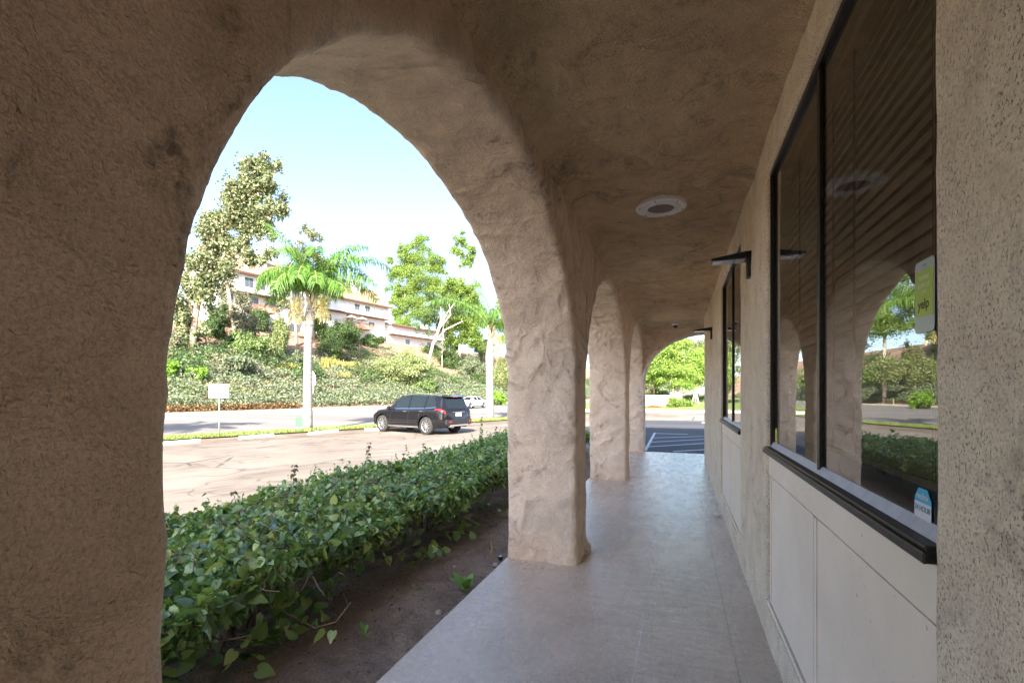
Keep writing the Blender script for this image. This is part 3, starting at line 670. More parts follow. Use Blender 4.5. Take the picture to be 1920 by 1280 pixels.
# low sprouts at the foot of the hedge, at the near end
for (cx, cy_, n, top) in ((-2.14, 2.02, 36, 0.14), (-2.22, 2.35, 26, 0.1), (-2.0, 3.6, 16, 0.1), (-2.05, 4.3, 18, 0.12), (-2.0, 5.2, 14, .1), (-2.3, 1.6, 24, .15)):
    pp = np.array([cx, cy_, 0.0]) + rng.normal(size=(n, 3)) * np.array((0.09, 0.10, 0.07)); pp[:, 2] = np.clip(pp[:, 2] + .03, -0.03, top)
    nn = rng.normal(size=(n, 3)) * .5; nn[:, 2] += .8; nn[:, 0] += .35
    g.scatter(HV, HF, pp, frames(nn, rng, rng.normal(size=(n, 3))), rng.uniform(.055, .095, n))
g.build('foliage', M_HEDGE, hedge, True)
rs = random.Random(21)
def off(p): return Vector(p) - Vector(hedge.location)
mb = MB()
yy = Y0H
while yy < Y1H:      # clusters of stems fanning out of the ground
    cx = rs.uniform(-2.72, -2.42); far = rs.random() < .3
    if far: cx -= .5
    for k in range(rs.randint(6, 10)):
        a = rs.uniform(0, 2 * math.pi); l = rs.uniform(.12, .42)
        p0 = Vector((cx + .05 * math.cos(a), yy + .05 * math.sin(a), -0.12)); p3 = Vector((cx + l * math.cos(a), yy + l * 1.2 * math.sin(a), rs.uniform(.28, .42)))
        p1 = p0.lerp(p3, .35) + Vector((rs.uniform(-.04, .04), rs.uniform(-.04, .04), .06)); p2 = p0.lerp(p3, .7) + Vector((rs.uniform(-.05, .05), rs.uniform(-.05, .05), .05))
        r0 = rs.uniform(.006, .013)
        mb.tube([off(p0), off(p1), off(p2), off(p3)], [r0, r0 * .85, r0 * .65, r0 * .4], 5)
        for q in range(2):
            s0 = p1.lerp(p2, rs.random()); s1 = s0 + Vector((rs.uniform(-.15, .2), rs.uniform(-.2, .2), rs.uniform(.0, .2))); mb.tube([off(s0), off(s0.lerp(s1, .5) + Vector((0, 0, .02))), off(s1)], [.004, .003, .002], 4)
    yy += rs.uniform(.22, .42)
mb.build('stems', M_STEM, hedge, True)
mb = MB()
for i in range(1300):      # bare clipped twigs lying in the top
    y = rs.uniform(Y0H, 8.5) if rs.random() > .5 else rs.uniform(Y0H, 4.5); x = rs.uniform(-3.3, -1.95); z = hedge_top(x, y) + rs.uniform(-.08, .03)
    if x > -2.15: z -= rs.uniform(0, .22)
    l = rs.uniform(.06, .26); a = rs.uniform(0, 6.3); d = Vector((math.cos(a) * l, math.sin(a) * l, rs.uniform(-.06, .10)))
    p = Vector((x, y, z)); mb.tube([off(p), off(p + d * .5 + Vector((0, 0, rs.uniform(-.02, .03)))), off(p + d)], [.0024, .002, .0012], 4)
tag(mb.build('twigs', M_TWIG, hedge, True), kind='stuff')
def leaf_at(g, p, nrm, tip, s): g.scatter(HV, HF, np.array([p]), frames(np.array([nrm], float), rng, np.array([tip], float)), np.array([s]))
# taller shoots standing out of the hedge top
for (px, py, d, h) in ((692, 830, 5.6, .34), (712, 875, 5.5, .2), (552, 872, 4.4, .34), (525, 930, 4.2, .2), (437, 922, 3.75, .17), (757, 850, 6.3, .22), (795, 832, 6.8, .26), (903, 782, 8.2, .42), (905, 820, 8.4, .28), (860, 832, 7.5, .2), (930, 800, 8.6, .3), (826, 855, 7.0, .14), (768, 880, 6.0, .14)):
    top = at(px, py, d); base = top - Vector((rs.uniform(-.03, .05), rs.uniform(-.03, .05), h + .12))
    st_ = MB(); mid = base.lerp(top, .5) + Vector((rs.uniform(-.02, .02), rs.uniform(-.02, .02), 0)); st_.tube([off(base), off(mid), off(top)], [.005, .004, .002], 5)
    so = st_.build('shoot', M_STEM, hedge, True)
    gl = Geo(); gr = Geo(); k = 0; nlev = max(4, int(h / .032))
    for q in range(nlev):
        f = 0.25 + 0.75 * q / (nlev - 1); p = base.lerp(mid, f * 2) if f < .5 else mid.lerp(top, f * 2 - 1)
        s = (.072 * (1.05 - f * .62)) * rs.uniform(.8, 1.15)
        for kk in range(2 if f < .9 else 3):
            a = k * 2.4; k += 1; tip = (math.cos(a), math.sin(a), -.15 if f > .85 else -.75)
            leaf_at(gr if f > .72 else gl, tuple(p + Vector(tip) * .012), (.7 * math.cos(a) + rs.uniform(-.3, .3), .7 * math.sin(a) - .35, .8), tip, s)
    gl.build('leaves', M_HEDGE, None, True); o1 = bpy.context.scene.objects[-1] if False else None
    for gg, mt in ((gl, M_HEDGE), (gr, M_YOUNG)):
        pass
    for o_ in [x for x in COL.objects if x.name.startswith('leaves') and x.parent is None]:
        o_.parent = so; o_.location = -Vector(hedge.location)
    o_ = gr.build('young_leaves', M_YOUNG, None, True); o_.parent = so; o_.location = -Vector(hedge.location)
# trailing branch
tp = [at(470, 1105, 2.85), at(540, 1150, 2.72), at(590, 1176, 2.68), at(630, 1165, 2.68), at(658, 1128, 2.70)]
mb = MB(); mb.tube([off(p) for p in tp], [.005, .0045, .004, .003, .0015], 5); so = mb.build('trailing_branch', M_TWIG, hedge, True)
gl = Geo()
for (px, py, s, a) in ((500, 1100, .05, .2), (520, 1130, .06, 1.5), (548, 1120, .07, 2.0), (560, 1140, .06, .4), (575, 1160, .05, 3.0), (606, 1185, .075, 4.2), (624, 1185, .06, 4.9), (590, 1165, .04, 1.1), (540, 1165, .035, 4)):
    leaf_at(gl, tuple(at(px, py, 2.66)), (rs.uniform(-.3, .5), -.5, .7), (math.cos(a) * .6, math.sin(a) * .3, -.5), s)
o_ = gl.build('leaves', M_HEDGE, None, True); o_.parent = so; o_.location = -Vector(hedge.location)
# litter, pebbles, weeds
g = Geo(); n = 900
pp = np.stack([rng.uniform(-2.5, -1.36, n), rng.uniform(.6, 9, n), np.zeros(n)], 1); pp[:, 2] = [bed_z(*p[:2]) + .004 for p in pp]
nn = rng.normal(size=(n, 3)) * .5; nn[:, 2] += .7
g.scatter(QL, QF, pp, frames(nn, rng), rng.uniform(.008, .032, n))
tag(g.build('leaf_litter', mat_leaf('dry litter', (0.06, 0.04, 0.03), (0.2, 0.13, 0.08), (0.32, 0.22, 0.13), .05, .9, .1)), kind='stuff')
bm = bmesh.new()
for i in range(1500):
    x, y = rs.uniform(-2.5, -1.36), rs.uniform(.6, 9); r = rs.uniform(.002, .008) if rs.random() < .93 else rs.uniform(.01, .022)
    gq = bmesh.ops.create_icosphere(bm, subdivisions=1, radius=r, matrix=Matrix.Translation((x, y, bed_z(x, y) + r * .25)) @ Matrix.Rotation(rs.uniform(0, 6), 4, 'Z') @ Matrix.Diagonal((1, rs.uniform(.6, 1), rs.uniform(.5, .8), 1)))
me = bpy.data.meshes.new('gravel'); bm.to_mesh(me); bm.free(); tag(link_mesh('gravel', me, mat_plain('pebble', (0.16, 0.135, 0.115), .9, var=.5, scale=35)), kind='stuff')
M_WEED = mat_leaf('weed leaf', (0.10, 0.22, 0.045), (0.20, 0.36, 0.09), None, .3, .5)
def weed(px, py, n, h, label):
    p = on_z(px, py, -0.09); t = empty('weed', p); tag(t, label, 'weed'); g = Geo()
    tv = np.array([(0, 0, 0), (.12, .35, .02), (.2, .7, 0), (0, 1, -.1), (-.2, .7, 0), (-.12, .35, .02)], float); tf = np.array([(0, 1, 4, 5), (1, 2, 3, 4)])
    tf = np.array([(0, 1, 5), (1, 4, 5), (1, 2, 4), (2, 3, 4)])
    for k in range(n):
        a = rs.uniform(0, 6.28); el = rs.uniform(.5, 1.3); d = (math.cos(a) * math.cos(el), math.sin(a) * math.cos(el), math.sin(el))
        g.scatter(tv, tf, np.array([tuple(p + Vector((rs.uniform(-.02, .02), rs.uniform(-.02, .02), 0)))]), frames(np.array([(-d[0], -d[1], .6)]), rng, np.array([d])), np.array([h * rs.uniform(.6, 1.1)]))
    g.build('leaves', M_WEED, t, True)
    m = MB(); m.tube([(0, 0, -.02), (0, 0, h * .35)], [.004, .002], 5); m.build('stem', M_WEED, t)
weed(872, 1105, 14, .15, 'bright green leafy weed on the soil at the slab edge')
weed(680, 1190, 6, .08, 'tiny green seedling in the soil in front of the hedge')
weed(783, 1104, 5, .05, 'small flat sprig in the middle of the bare soil strip')
p = on_z(938, 1050, -0.09); t = empty('ground_light', p); tag(t, 'small black landscape light beside the foot of the first pier', 'ground light')
m = MB(); m.lathe([(.01, -.05), (.01, .01), (.022, .014), (.024, .03), (.02, .036), (.001, .038)], 20); m.build('housing', M_BLACK, t, True)
m = MB(); m.lathe([(.016, .0385), (.001, .041)], 16); m.build('lens', M_LENS, t, True)
for (px, py, r, lab) in ((930, 1060, .028, 'rounded tan stone beside the small black ground light'), (852, 1062, .017, 'little grey stone alone on the soil strip'), (823, 1150, .028, 'pale grey stone half buried near the slab edge')):
    q = on_z(px, py, -.085); bm = bmesh.new(); bmesh.ops.create_icosphere(bm, subdivisions=3, radius=r)
    for v in bm.verts: v.co *= 1 + .25 * mnoise.noise(v.co * 40 + Vector((px, 0, 0))); v.co.z *= .7
    me = bpy.data.meshes.new('stone'); bm.to_mesh(me); bm.free(); o = link_mesh('stone', me, mat_plain('stone', (.28, .24, .21), .9, var=.2, scale=60), None, True); o.location = q + Vector((0, 0, r * .3)); tag(o, lab, 'stone')
q = on_z(921, 1040, -.09); m = MB(); m.tube([q, q + Vector((.005, 0, .07)), q + Vector((-.005, .005, .13))], [.006, .005, .002], 6); m.tube([q + Vector((.01, 0, 0)), q + Vector((.018, 0, .1))], [.004, .001], 5)
tag(m.build('dry_stalk', mat_plain('straw', (.42, .3, .14), .9)), 'short dry straw stalk upright in the soil by the first pier', 'stalk')

# ------------------------------------------------------------------ verge grass, wheel stops, signs
g = Geo(); n = 15000
s = rng.uniform(-8, 40, n); nn_ = rng.uniform(STRIP_A + .02, STRIP_B - .05, n)
pp = np.array([tuple(T24 * float(a) + N24 * float(b)) for a, b in zip(s, nn_)]); pp[:, 2] = [strip_z(*p[:2]) - .01 for p in pp]
d = rng.normal(size=(n, 3)) * .45; d[:, 2] = 1
g.scatter(np.array([(-.14, 0, 0), (.14, 0, 0), (0, 1, 0)], float), np.array([(0, 1, 2)]), pp, frames(rng.normal(size=(n, 3)) * np.array((1, 1, .2)), rng, d), rng.uniform(.06, .15, n))
tag(g.build('grass', mat_leaf('verge grass', (.15, .20, .045), (.29, .34, .10), None, .3, .6)), kind='stuff')
stops = [((300, 835), (375, 829), 'white concrete wheel stop farthest along to the left, by the near pier edge'), ((449, 824), (512, 818.5), 'chipped white concrete wheel stop just right of the blank white sign'),
         ((580, 815.5), (633, 809.5), 'white concrete wheel stop in front of the near palm trunk'), ((684, 807.5), (722, 806.5), 'white concrete wheel stop at the front wheel of the dark car')]
for a, b, lab in stops:
    pa, pb = on_lot(*a), on_lot(*b); L = (pb - pa).length; c = (pa + pb) / 2; ax = (pb - pa).normalized(); ay = Vector((-ax.y, ax.x, 0)).normalized()
    ang = math.atan2(ax.y, ax.x); c.z = lot_z(c.x, c.y) + .005
    prof = [(-.09, 0), (.09, 0), (.075, .10), (.05, .12), (-.05, .12), (-.075, .10)]
    m = MB(); k = len(prof); x0, x1 = -L / 2, L / 2
    m.add([(x0, y, z) for y, z in prof] + [(x1, y, z) for y, z in prof], [tuple(range(k - 1, -1, -1)), tuple(range(k, 2 * k))] + [(i, (i + 1) % k, (i + 1) % k + k, i + k) for i in range(k)])
    o = m.build('wheel_stop', mat_plain('whitewashed concrete', (.66, .64, .60), .9, var=.15, bump=.01, scale=9), bevel=.012); o.location = c; o.rotation_euler = (0, 0, ang)
    tag(o, lab, 'wheel stop', 'wheel stops along the grass verge')
p = on_lot(411, 817.5); d = (p - Vector((0, 0, CAMZ))).dot(FW); t = empty('blank_sign', p, YAW + R(4)); tag(t, 'blank white rectangular sign on a thin steel post in the grass verge', 'sign')
px = d / FPX; m = MB(); m.tube([(0, 0, -.3), (0, 0, 97 * px)], .03, 10); m.build('post', M_STEEL, t, True)
m = MB(); m.box(-.5 * 36 * px, .5 * 36 * px, -.045, -.035, 72 * px, 97 * px); m.build('board', M_WHITE, t, bevel=.004)
m = MB(); m.box(-.04, .04, -.034, .028, 95 * px, 98.5 * px); m.build('bracket', M_STEEL, t)
def on_road(px, py):
    return on_z(px, py, -.55)
# small posts along the far kerb, sign back, green utility box
for (px, py, h, lab) in ((346, 772, .95, 'short white marker post by the far kerb, left of the blank sign'), (616, 762, .7, 'short white marker post by the far kerb, right of the palm trunk')):
    q = T12 * 0 + on_z(px, py, -.34); m = MB(); m.box(-.06, .06, -.04, .04, 0, h); m.box(-.061, .061, -.041, .041, h * .72, h * .9); o = m.build('marker_post', M_WHITE, bevel=.01); o.location = q; tag(o, lab, 'marker post', 'marker posts along the far kerb')
q = on_z(587, 764, -.34); d = (q - Vector((0, 0, CAMZ))).dot(FW); k = d / FPX; t = empty('road_sign', q, YAW - .2); tag(t, 'grey back of a pointed road sign on a post, behind the near palm trunk', 'sign')
m = MB(); m.tube([(0, 0, -.2), (0, 0, 68 * k)], .04, 8); m.build('post', M_STEEL, t)
m = MB(); pts = [(-6 * k, 42 * k), (6 * k, 42 * k), (6 * k, 60 * k), (0, 69 * k), (-6 * k, 60 * k)]
m.add([(x, -.06, z) for x, z in pts] + [(x, -.045, z) for x, z in pts], [(0, 1, 2, 3, 4), (9, 8, 7, 6, 5)] + [(i, i + 5, (i + 1) % 5 + 5, (i + 1) % 5) for i in range(5)]); m.build('board', mat_plain('sign back', (.5, .5, .5), .5, .4), t)
q = on_lot(578, 803.5) + N24 * .75 + T24 * .1; q.z = strip_z(q.x, q.y) ; t = empty('utility_box', q, YAW); tag(t, 'dark green rounded utility box on the verge behind the near palm', 'utility box')
m = MB(); pr = [(-.34, 0), (.34, 0), (.34, .42), (.26, .55), (-.26, .55), (-.34, .42)]
m.add([(x, -.2, z) for x, z in pr] + [(x, .2, z) for x, z in pr], [(0, 1, 2, 3, 4, 5), (11, 10, 9, 8, 7, 6)] + [(i, i + 6, (i + 1) % 6 + 6, (i + 1) % 6) for i in range(6)]); m.build('body', mat_plain('green enamel', (.05, .11, .07), .5), t, bevel=.03)
m = MB(); m.box(-.37, .37, -.24, .24, -.1, .0); m.build('base', M_CONC, t)

# ------------------------------------------------------------------ cars
def smooth_interp(xs, ys, x):
    for i in range(len(xs) - 1):
        if x <= xs[i + 1]:
            t = (x - xs[i]) / (xs[i + 1] - xs[i])
            m0 = (ys[i + 1] - ys[max(i - 1, 0)]) / (xs[i + 1] - xs[max(i - 1, 0)]); m1 = (ys[min(i + 2, len(ys) - 1)] - ys[i]) / (xs[min(i + 2, len(xs) - 1)] - xs[i])
            h = xs[i + 1] - xs[i]
            return (2 * t**3 - 3 * t**2 + 1) * ys[i] + (t**3 - 2 * t**2 + t) * h * m0 + (-2 * t**3 + 3 * t**2) * ys[i + 1] + (t**3 - t**2) * h * m1
    return ys[-1]
class CarShape:
    """stations: x, half width, z bottom, z belt, roof half width, z roof"""
    def __init__(s, st): s.st = sorted(st); s.X = [a[0] for a in s.st]
    def par(s, x): return [smooth_interp(s.X, [a[k] for a in s.st], x) for k in range(1, 6)]
    def ring(s, x):
        w, zb, zl, wr, zr = s.par(x)
        return [(0, zb), (.80 * w, zb), (.95 * w, zb + .07), (w, zb + .28 * (zl - zb)), (w * .995, zb + .62 * (zl - zb)), (.97 * w, zl - .05), (.945 * w, zl), (wr + (.945 * w - wr) * .45, zl + (zr - zl) * .52), (wr, zr - .07), (.84 * wr, zr - .012), (0, zr + .012)]
    def pt(s, x, v):
        """v in 0..10 along the half ring (left side, +y); v > 10 mirrors to the right"""
        sg = 1
        if v > 10: v, sg = 20 - v, -1
        r = s.ring(x); i = min(int(v), 9); t = v - i
        p0, p1, p2, p3 = r[max(i - 1, 0)], r[i], r[i + 1], r[min(i + 2, 10)]
        f = lambda a, b, c, d: .5 * (2 * b + (c - a) * t + (2 * a - 5 * b + 4 * c - d) * t * t + (-a + 3 * b - 3 * c + d) * t**3)
        y = f(p0[0], p1[0], p2[0], p3[0]); z = f(p0[1], p1[1], p2[1], p3[1])
        return Vector((x, sg * max(y, 0), z))
    def body(s, nx=110, per=4):
        x0, x1 = s.X[0], s.X[-1]; xs = [x0 + (x1 - x0) * (.5 - .5 * math.cos(math.pi * i / nx)) * .5 + (x1 - x0) * i / nx * .5 for i in range(nx + 1)]
        vv = [k / per for k in range(20 * per)]; n = len(vv); mb = MB()
        V = [s.pt(x, v) for x in xs for v in vv]; F = []
        for i in range(nx):
            for k in range(n): F.append((i * n + k, (i + 1) * n + k, (i + 1) * n + (k + 1) % n, i * n + (k + 1) % n))
        F.append(tuple(range(n))); F.append(tuple(nx * n + k for k in range(n - 1, -1, -1)))
        return mb.add(V, F)
    def patch(s, poly_fn, nu, nv, offs, side=1):
        """poly_fn(u, w) -> (x, v); surface patch pushed out by offs"""
        V = []; F = []
        for i in range(nu + 1):
            for j in range(nv + 1):
                x, v = poly_fn(i / nu, j / nv); p = s.pt(x, v); e = .01
                nrm = (s.pt(x, min(v + e, 19.9)) - s.pt(x, v - e)).cross(s.pt(x + e, v) - s.pt(x - e, v))
                if nrm.length > 1e-9: nrm.normalize()
                c = Vector((x, 0, (s.ring(x)[0][1] + s.ring(x)[10][1]) / 2))
                if nrm.dot(p - c) < 0: nrm = -nrm
                p = p + nrm * offs
                V.append(Vector((p.x, p.y * side, p.z)))
        for i in range(nu):
            for j in range(nv): F.append((i * (nv + 1) + j, (i + 1) * (nv + 1) + j, (i + 1) * (nv + 1) + j + 1, i * (nv + 1) + j + 1))
        return MB().add(V, F)
def bil(a, b, c, d):   # corner (x, v): a=rear low, b=front low, c=front high, d=rear high
    return lambda u, w: tuple((1 - w) * ((1 - u) * a[k] + u * b[k]) + w * ((1 - u) * d[k] + u * c[k]) for k in (0, 1))
M_TYRE = mat_plain('tyre rubber', (.025, .024, .023), .85, var=.3, scale=8); M_RIM = mat_plain('alloy', (.55, .55, .57), .3, .85); M_DARK = mat_plain('dark plastic', (.02, .02, .02), .7)
M_CGLASS = mat_plain('tinted car glass', (.012, .016, .016), .03, 0, .45, .0); M_CHROME = mat_plain('chrome trim', (.72, .72, .74), .18, 1.0); M_TAIL = mat_plain('red tail lens', (.50, .02, .015), .2, 0, .6, .6); M_HEAD = mat_plain('clear lens', (.6, .62, .65), .1)
M_PLATE = mat_plain('number plate', (.75, .75, .73), .4)
def wheel(par, x, y, r, w, spokes):
    t = empty('wheel', (x, y, r)); t.parent = par; sg = 1 if y > 0 else -1
    Mx = Matrix.Rotation(R(-90) * sg, 4, 'X')
    prof = [(r * .66, -w / 2), (r * .9, -w / 2), (r * .985, -w * .38), (r, -w * .2), (r, w * .2), (r * .985, w * .38), (r * .9, w / 2), (r * .66, w / 2)]
    m = MB(); m.lathe(prof, 40, Mx); m.build('tyre', M_TYRE, t, True)
    m = MB(); m.lathe([(r * .67, -w * .4), (r * .67, w * .44), (r * .62, w * .45), (r * .58, w * .36)], 40, Mx); m.lathe([(.0005, w * .37), (r * .13, w * .36), (r * .16, w * .26)], 16, Mx)
    for k in range(spokes):
        a = 2 * math.pi * k / spokes + .2
        m.box(r * .1, r * .62, -.018, .018, w * .25, w * .36, Mx @ Matrix.Rotation(a, 4, 'Z'))
    m.build('rim', M_RIM, t)
    m = MB(); m.lathe([(.0005, w * .05), (r * .66, w * .05)], 24, Mx); m.build('dark_backing_disc', M_DARK, t)  # added dark backing disc that fills the gaps between the spokes
def car(name, cs, loc, rz, label, paint, ax, r, tw, sides, screen, rear, spec):
    root = empty(name, loc, rz); tag(root, label, 'car')
    b = cs.body().build('body', paint, root, True)
    for k, x in enumerate(ax):
        c = MB(); c.lathe([(.001, -1.4), (r * 1.16, -1.4), (r * 1.16, 1.4), (.001, 1.4)], 40, Matrix.Translation((x, 0, r * 1.02)) @ Matrix.Rotation(R(90), 4, 'X'))
        me = bpy.data.meshes.new('cut'); me.from_pydata(c.v, [], c.f); co = bpy.data.objects.new('cut', me); COL.objects.link(co); co.parent = root
        bm_ = bmesh.new(); bm_.from_mesh(me); bmesh.ops.remove_doubles(bm_, verts=bm_.verts, dist=.002); bmesh.ops.holes_fill(bm_, edges=bm_.edges); bmesh.ops.recalc_face_normals(bm_, faces=bm_.faces); bm_.to_mesh(me); bm_.free()
        md = b.modifiers.new('arch', 'BOOLEAN'); md.operation = 'DIFFERENCE'; md.object = co; md.solver = 'EXACT'
    bpy.context.view_layer.update(); dg = bpy.context.evaluated_depsgraph_get(); m2 = bpy.data.meshes.new_from_object(b.evaluated_get(dg)); b.modifiers.clear(); b.data = m2
    for o in [o for o in COL.objects if o.name.startswith('cut')]: bpy.data.objects.remove(o)
    try: m2.set_sharp_from_angle(angle=R(35))
    except Exception: pass
    for sd in (1, -1):
        for q in sides:
            cs.patch(bil(*q), 14, 6, .006, sd).build('side_window', M_CGLASS, root, True)
            if spec.get('trim'):
                for (p0, p1) in ((q[0], q[1]),):
                    cs.patch(bil((p0[0] - .03, p0[1] - .10), (p1[0] + .03, p1[1] - .10), (p1[0] + .03, p1[1] - .005), (p0[0] - .03, p0[1] - .005)), 14, 2, .009, sd).build('window_trim', M_CHROME, root, True)
        if spec.get('trim'):
            f, l = sides[0], sides[-1]
            for q in sides:
                cs.patch(bil((q[3][0], q[3][1]), (q[2][0], q[2][1]), (q[2][0], q[2][1] + .10), (q[3][0], q[3][1] + .10)), 14, 2, .008, sd).build('window_trim', M_CHROME, root, True)
        for x in ax: wheel(root, x, sd * tw, r, .235, spec['spokes'])
        m = MB(); px_ = spec['mirror']; y_ = cs.pt(px_, 6).y
        bmq = bmesh.new(); bmesh.ops.create_uvsphere(bmq, u_segments=14, v_segments=8, radius=1, matrix=Matrix.Translation((px_, sd * (y_ + .14), cs.par(px_)[2] + .08)) @ Matrix.Diagonal((.09, .12, .085, 1)))
        me = bpy.data.meshes.new('mirror'); bmq.to_mesh(me); bmq.free(); link_mesh('mirror', me, paint, root, True)
        for hx in spec['handles']:
            p = cs.pt(hx, 5.0); m = MB(); m.box(hx - .11, hx + .11, sd * (p.y + .004), sd * (p.y + .028), p.z - .045, p.z - .015); m.build('door_handle', M_CHROME, root, bevel=.006)
        for sx in spec['seams']:
            cs.patch(bil((sx - .006, 2.2), (sx + .006, 2.2), (sx + .006, 6), (sx - .006, 6)), 1, 16, .002, sd).build('door_seam', M_DARK, root)
        cs.patch(bil(*spec['tail']), 10, 6, .010, sd).build('taillight', M_TAIL, root, True)
        cs.patch(bil(*spec['head']), 10, 5, .008, sd).build('headlight', M_HEAD, root, True)
        cs.patch(bil((ax[0] + r * 1.2, 1.7), (ax[1] - r * 1.2, 1.7), (ax[1] - r * 1.2, 2.35), (ax[0] + r * 1.2, 2.35)), 12, 4, .012, sd).build('sill_trim', spec['silltrim'], root, True)
    cs.patch(bil(*screen), 8, 16, .006).build('windscreen', M_CGLASS, root, True)
    cs.patch(bil(*rear), 8, 16, .006).build('rear_window', M_CGLASS, root, True)
    return root
SUV = CarShape([(-2.47, .70, .50, .98, .60, 1.00), (-2.40, .86, .42, 1.04, .68, 1.10), (-2.30, .925, .36, 1.08, .69, 1.30), (-2.16, .95, .33, 1.10, .68, 1.60), (-2.0, .96, .30, 1.11, .665, 1.675), (-1.2, .97, .26, 1.09, .67, 1.725), (-.3, .97, .25, 1.07, .68, 1.735),
                (.35, .97, .25, 1.06, .67, 1.68), (.75, .965, .25, 1.05, .68, 1.50), (1.25, .96, .26, 1.03, .76, 1.12), (1.7, .94, .27, .99, .72, 1.05), (2.1, .88, .30, .92, .62, .97), (2.33, .76, .34, .82, .52, .86), (2.45, .58, .42, .72, .42, .74)])
M_CARB = mat_plain('black car paint', (.008, .0075, .010), .2, 0, .0, 1.0)
c0 = (-3.64, 20.75); al = R(36.5)
hd = (-math.cos(al), math.sin(al)); axr, axf = -1.42, 1.48
def camxy(x, d): return RT * x + FW * d
head = camxy(*hd).normalized(); left = Vector((-head.y, head.x, 0)); rl = camxy(*c0)
ctr = rl - left * .83 - head * axr; ctr.z = lot_z(rl.x, rl.y) - .005
suv = car('parked_car', SUV, ctr, math.atan2(head.y, head.x), 'shiny black SUV parked on the lot facing the grass verge', M_CARB, (axr, axf), .385, .83,
    [[(-.30, 6.2), (.62, 6.2), (.32, 8.05), (-.28, 8.1)], [(-1.30, 6.2), (-.40, 6.2), (-.38, 8.1), (-1.28, 8.1)], [(-1.98, 6.35), (-1.40, 6.2), (-1.38, 8.1), (-1.75, 7.9)]],
    [(1.22, 9.05), (1.22, 10.95), (.42, 10.85), (.42, 9.15)], [(-2.385, 8.9), (-2.385, 11.1), (-2.14, 10.95), (-2.14, 9.05)],
    dict(trim=True, spokes=10, mirror=.82, handles=(-.12, -1.16), seams=(-.35, -1.36, .85), tail=[(-2.44, 4.7), (-1.95, 5.55), (-2.0, 6.0), (-2.43, 6.3)], head=[(1.85, 5.2), (2.30, 4.4), (2.28, 5.6), (1.9, 5.9)], silltrim=M_CHROME))
bx = lambda n, m, x0, x1, y0, y1, z0, z1, bv=.01: MB().box(x0, x1, y0, y1, z0, z1).build(n, m, suv, bevel=bv)
bx('license_plate', M_PLATE, -2.505, -2.47, -.16, .16, .80, .95, .004); bx('plate_trim', M_CHROME, -2.50, -2.46, -.38, .38, .965, .995, .006)
bx('rear_bumper', mat_plain('bumper paint', (.014, .013, .018), .3, .1, .5, .6), -2.56, -2.28, -.80, .80, .44, .68, .06); bx('skid_plate', mat_plain('silver plastic', (.30, .28, .26), .45, .5), -2.565, -2.35, -.55, .55, .38, .45, .02)
for y in (-.46, .40):
    MB().tube([(-2.55, y, .36), (-2.3, y, .36)], .04, 12).build('exhaust', M_CHROME, suv); MB().box(-2.572, -2.55, y * 1.45 - .08, y * 1.45 + .08, .56, .60).build('reflector', M_TAIL, suv)
m = MB(); m.add([(-2.02, -.60, 1.675), (-2.02, .60, 1.675), (-2.28, .58, 1.615), (-2.28, -.58, 1.615), (-2.02, -.60, 1.70), (-2.02, .60, 1.70), (-2.28, .58, 1.635), (-2.28, -.58, 1.635)], [(0, 3, 2, 1), (4, 5, 6, 7), (0, 1, 5, 4), (2, 3, 7, 6), (1, 2, 6, 5), (0, 4, 7, 3)]); m.build('roof_spoiler', M_CARB, suv, bevel=.008)
bx('brake_light', M_TAIL, -2.287, -2.281, -.14, .14, 1.617, 1.632, 0); MB().tube([(-2.435, .0, 1.10), (-2.42, -.28, 1.14)], .012, 6).build('wiper', M_DARK, suv)
SED = CarShape([(-2.35, .66, .42, .80, .55, .86), (-2.2, .82, .32, .90, .60, .98), (-1.6, .88, .24, .93, .62, 1.06), (-1.1, .90, .22, .93, .58, 1.28), (-.5, .91, .2, .92, .55, 1.43), (.1, .91, .2, .91, .56, 1.44), (.6, .91, .2, .90, .60, 1.27), (1.15, .90, .2, .88, .68, .95), (1.7, .87, .22, .82, .62, .88), (2.15, .76, .28, .72, .5, .78), (2.3, .6, .34, .62, .42, .66)])
M_CARW = mat_plain('white car paint', (.75, .75, .75), .25, 0, .5, .8)
q = on_z(884, 764.5, -.50)
car('white_sedan', SED, q, math.atan2(-T12.y, -T12.x) , 'white saloon car on the road behind the black SUV and palm', M_CARW, (-1.38, 1.38), .33, .78,
    [[(-.10, 6.2), (.80, 6.2), (.38, 8.0), (-.08, 8.1)], [(-1.15, 6.3), (-.2, 6.2), (-.18, 8.1), (-.85, 7.9)]], [(1.1, 9.05), (1.1, 10.95), (.5, 10.85), (.5, 9.15)], [(-1.55, 9.0), (-1.55, 11.0), (-1.0, 10.9), (-1.0, 9.1)],
    dict(trim=False, spokes=5, mirror=.85, handles=(-.05, -1.0), seams=(-.15, -1.15, .9), tail=[(-2.32, 4.7), (-1.95, 5.3), (-1.98, 6.0), (-2.31, 6.2)], head=[(1.75, 5.0), (2.15, 4.5), (2.12, 5.6), (1.8, 5.9)], silltrim=M_DARK))

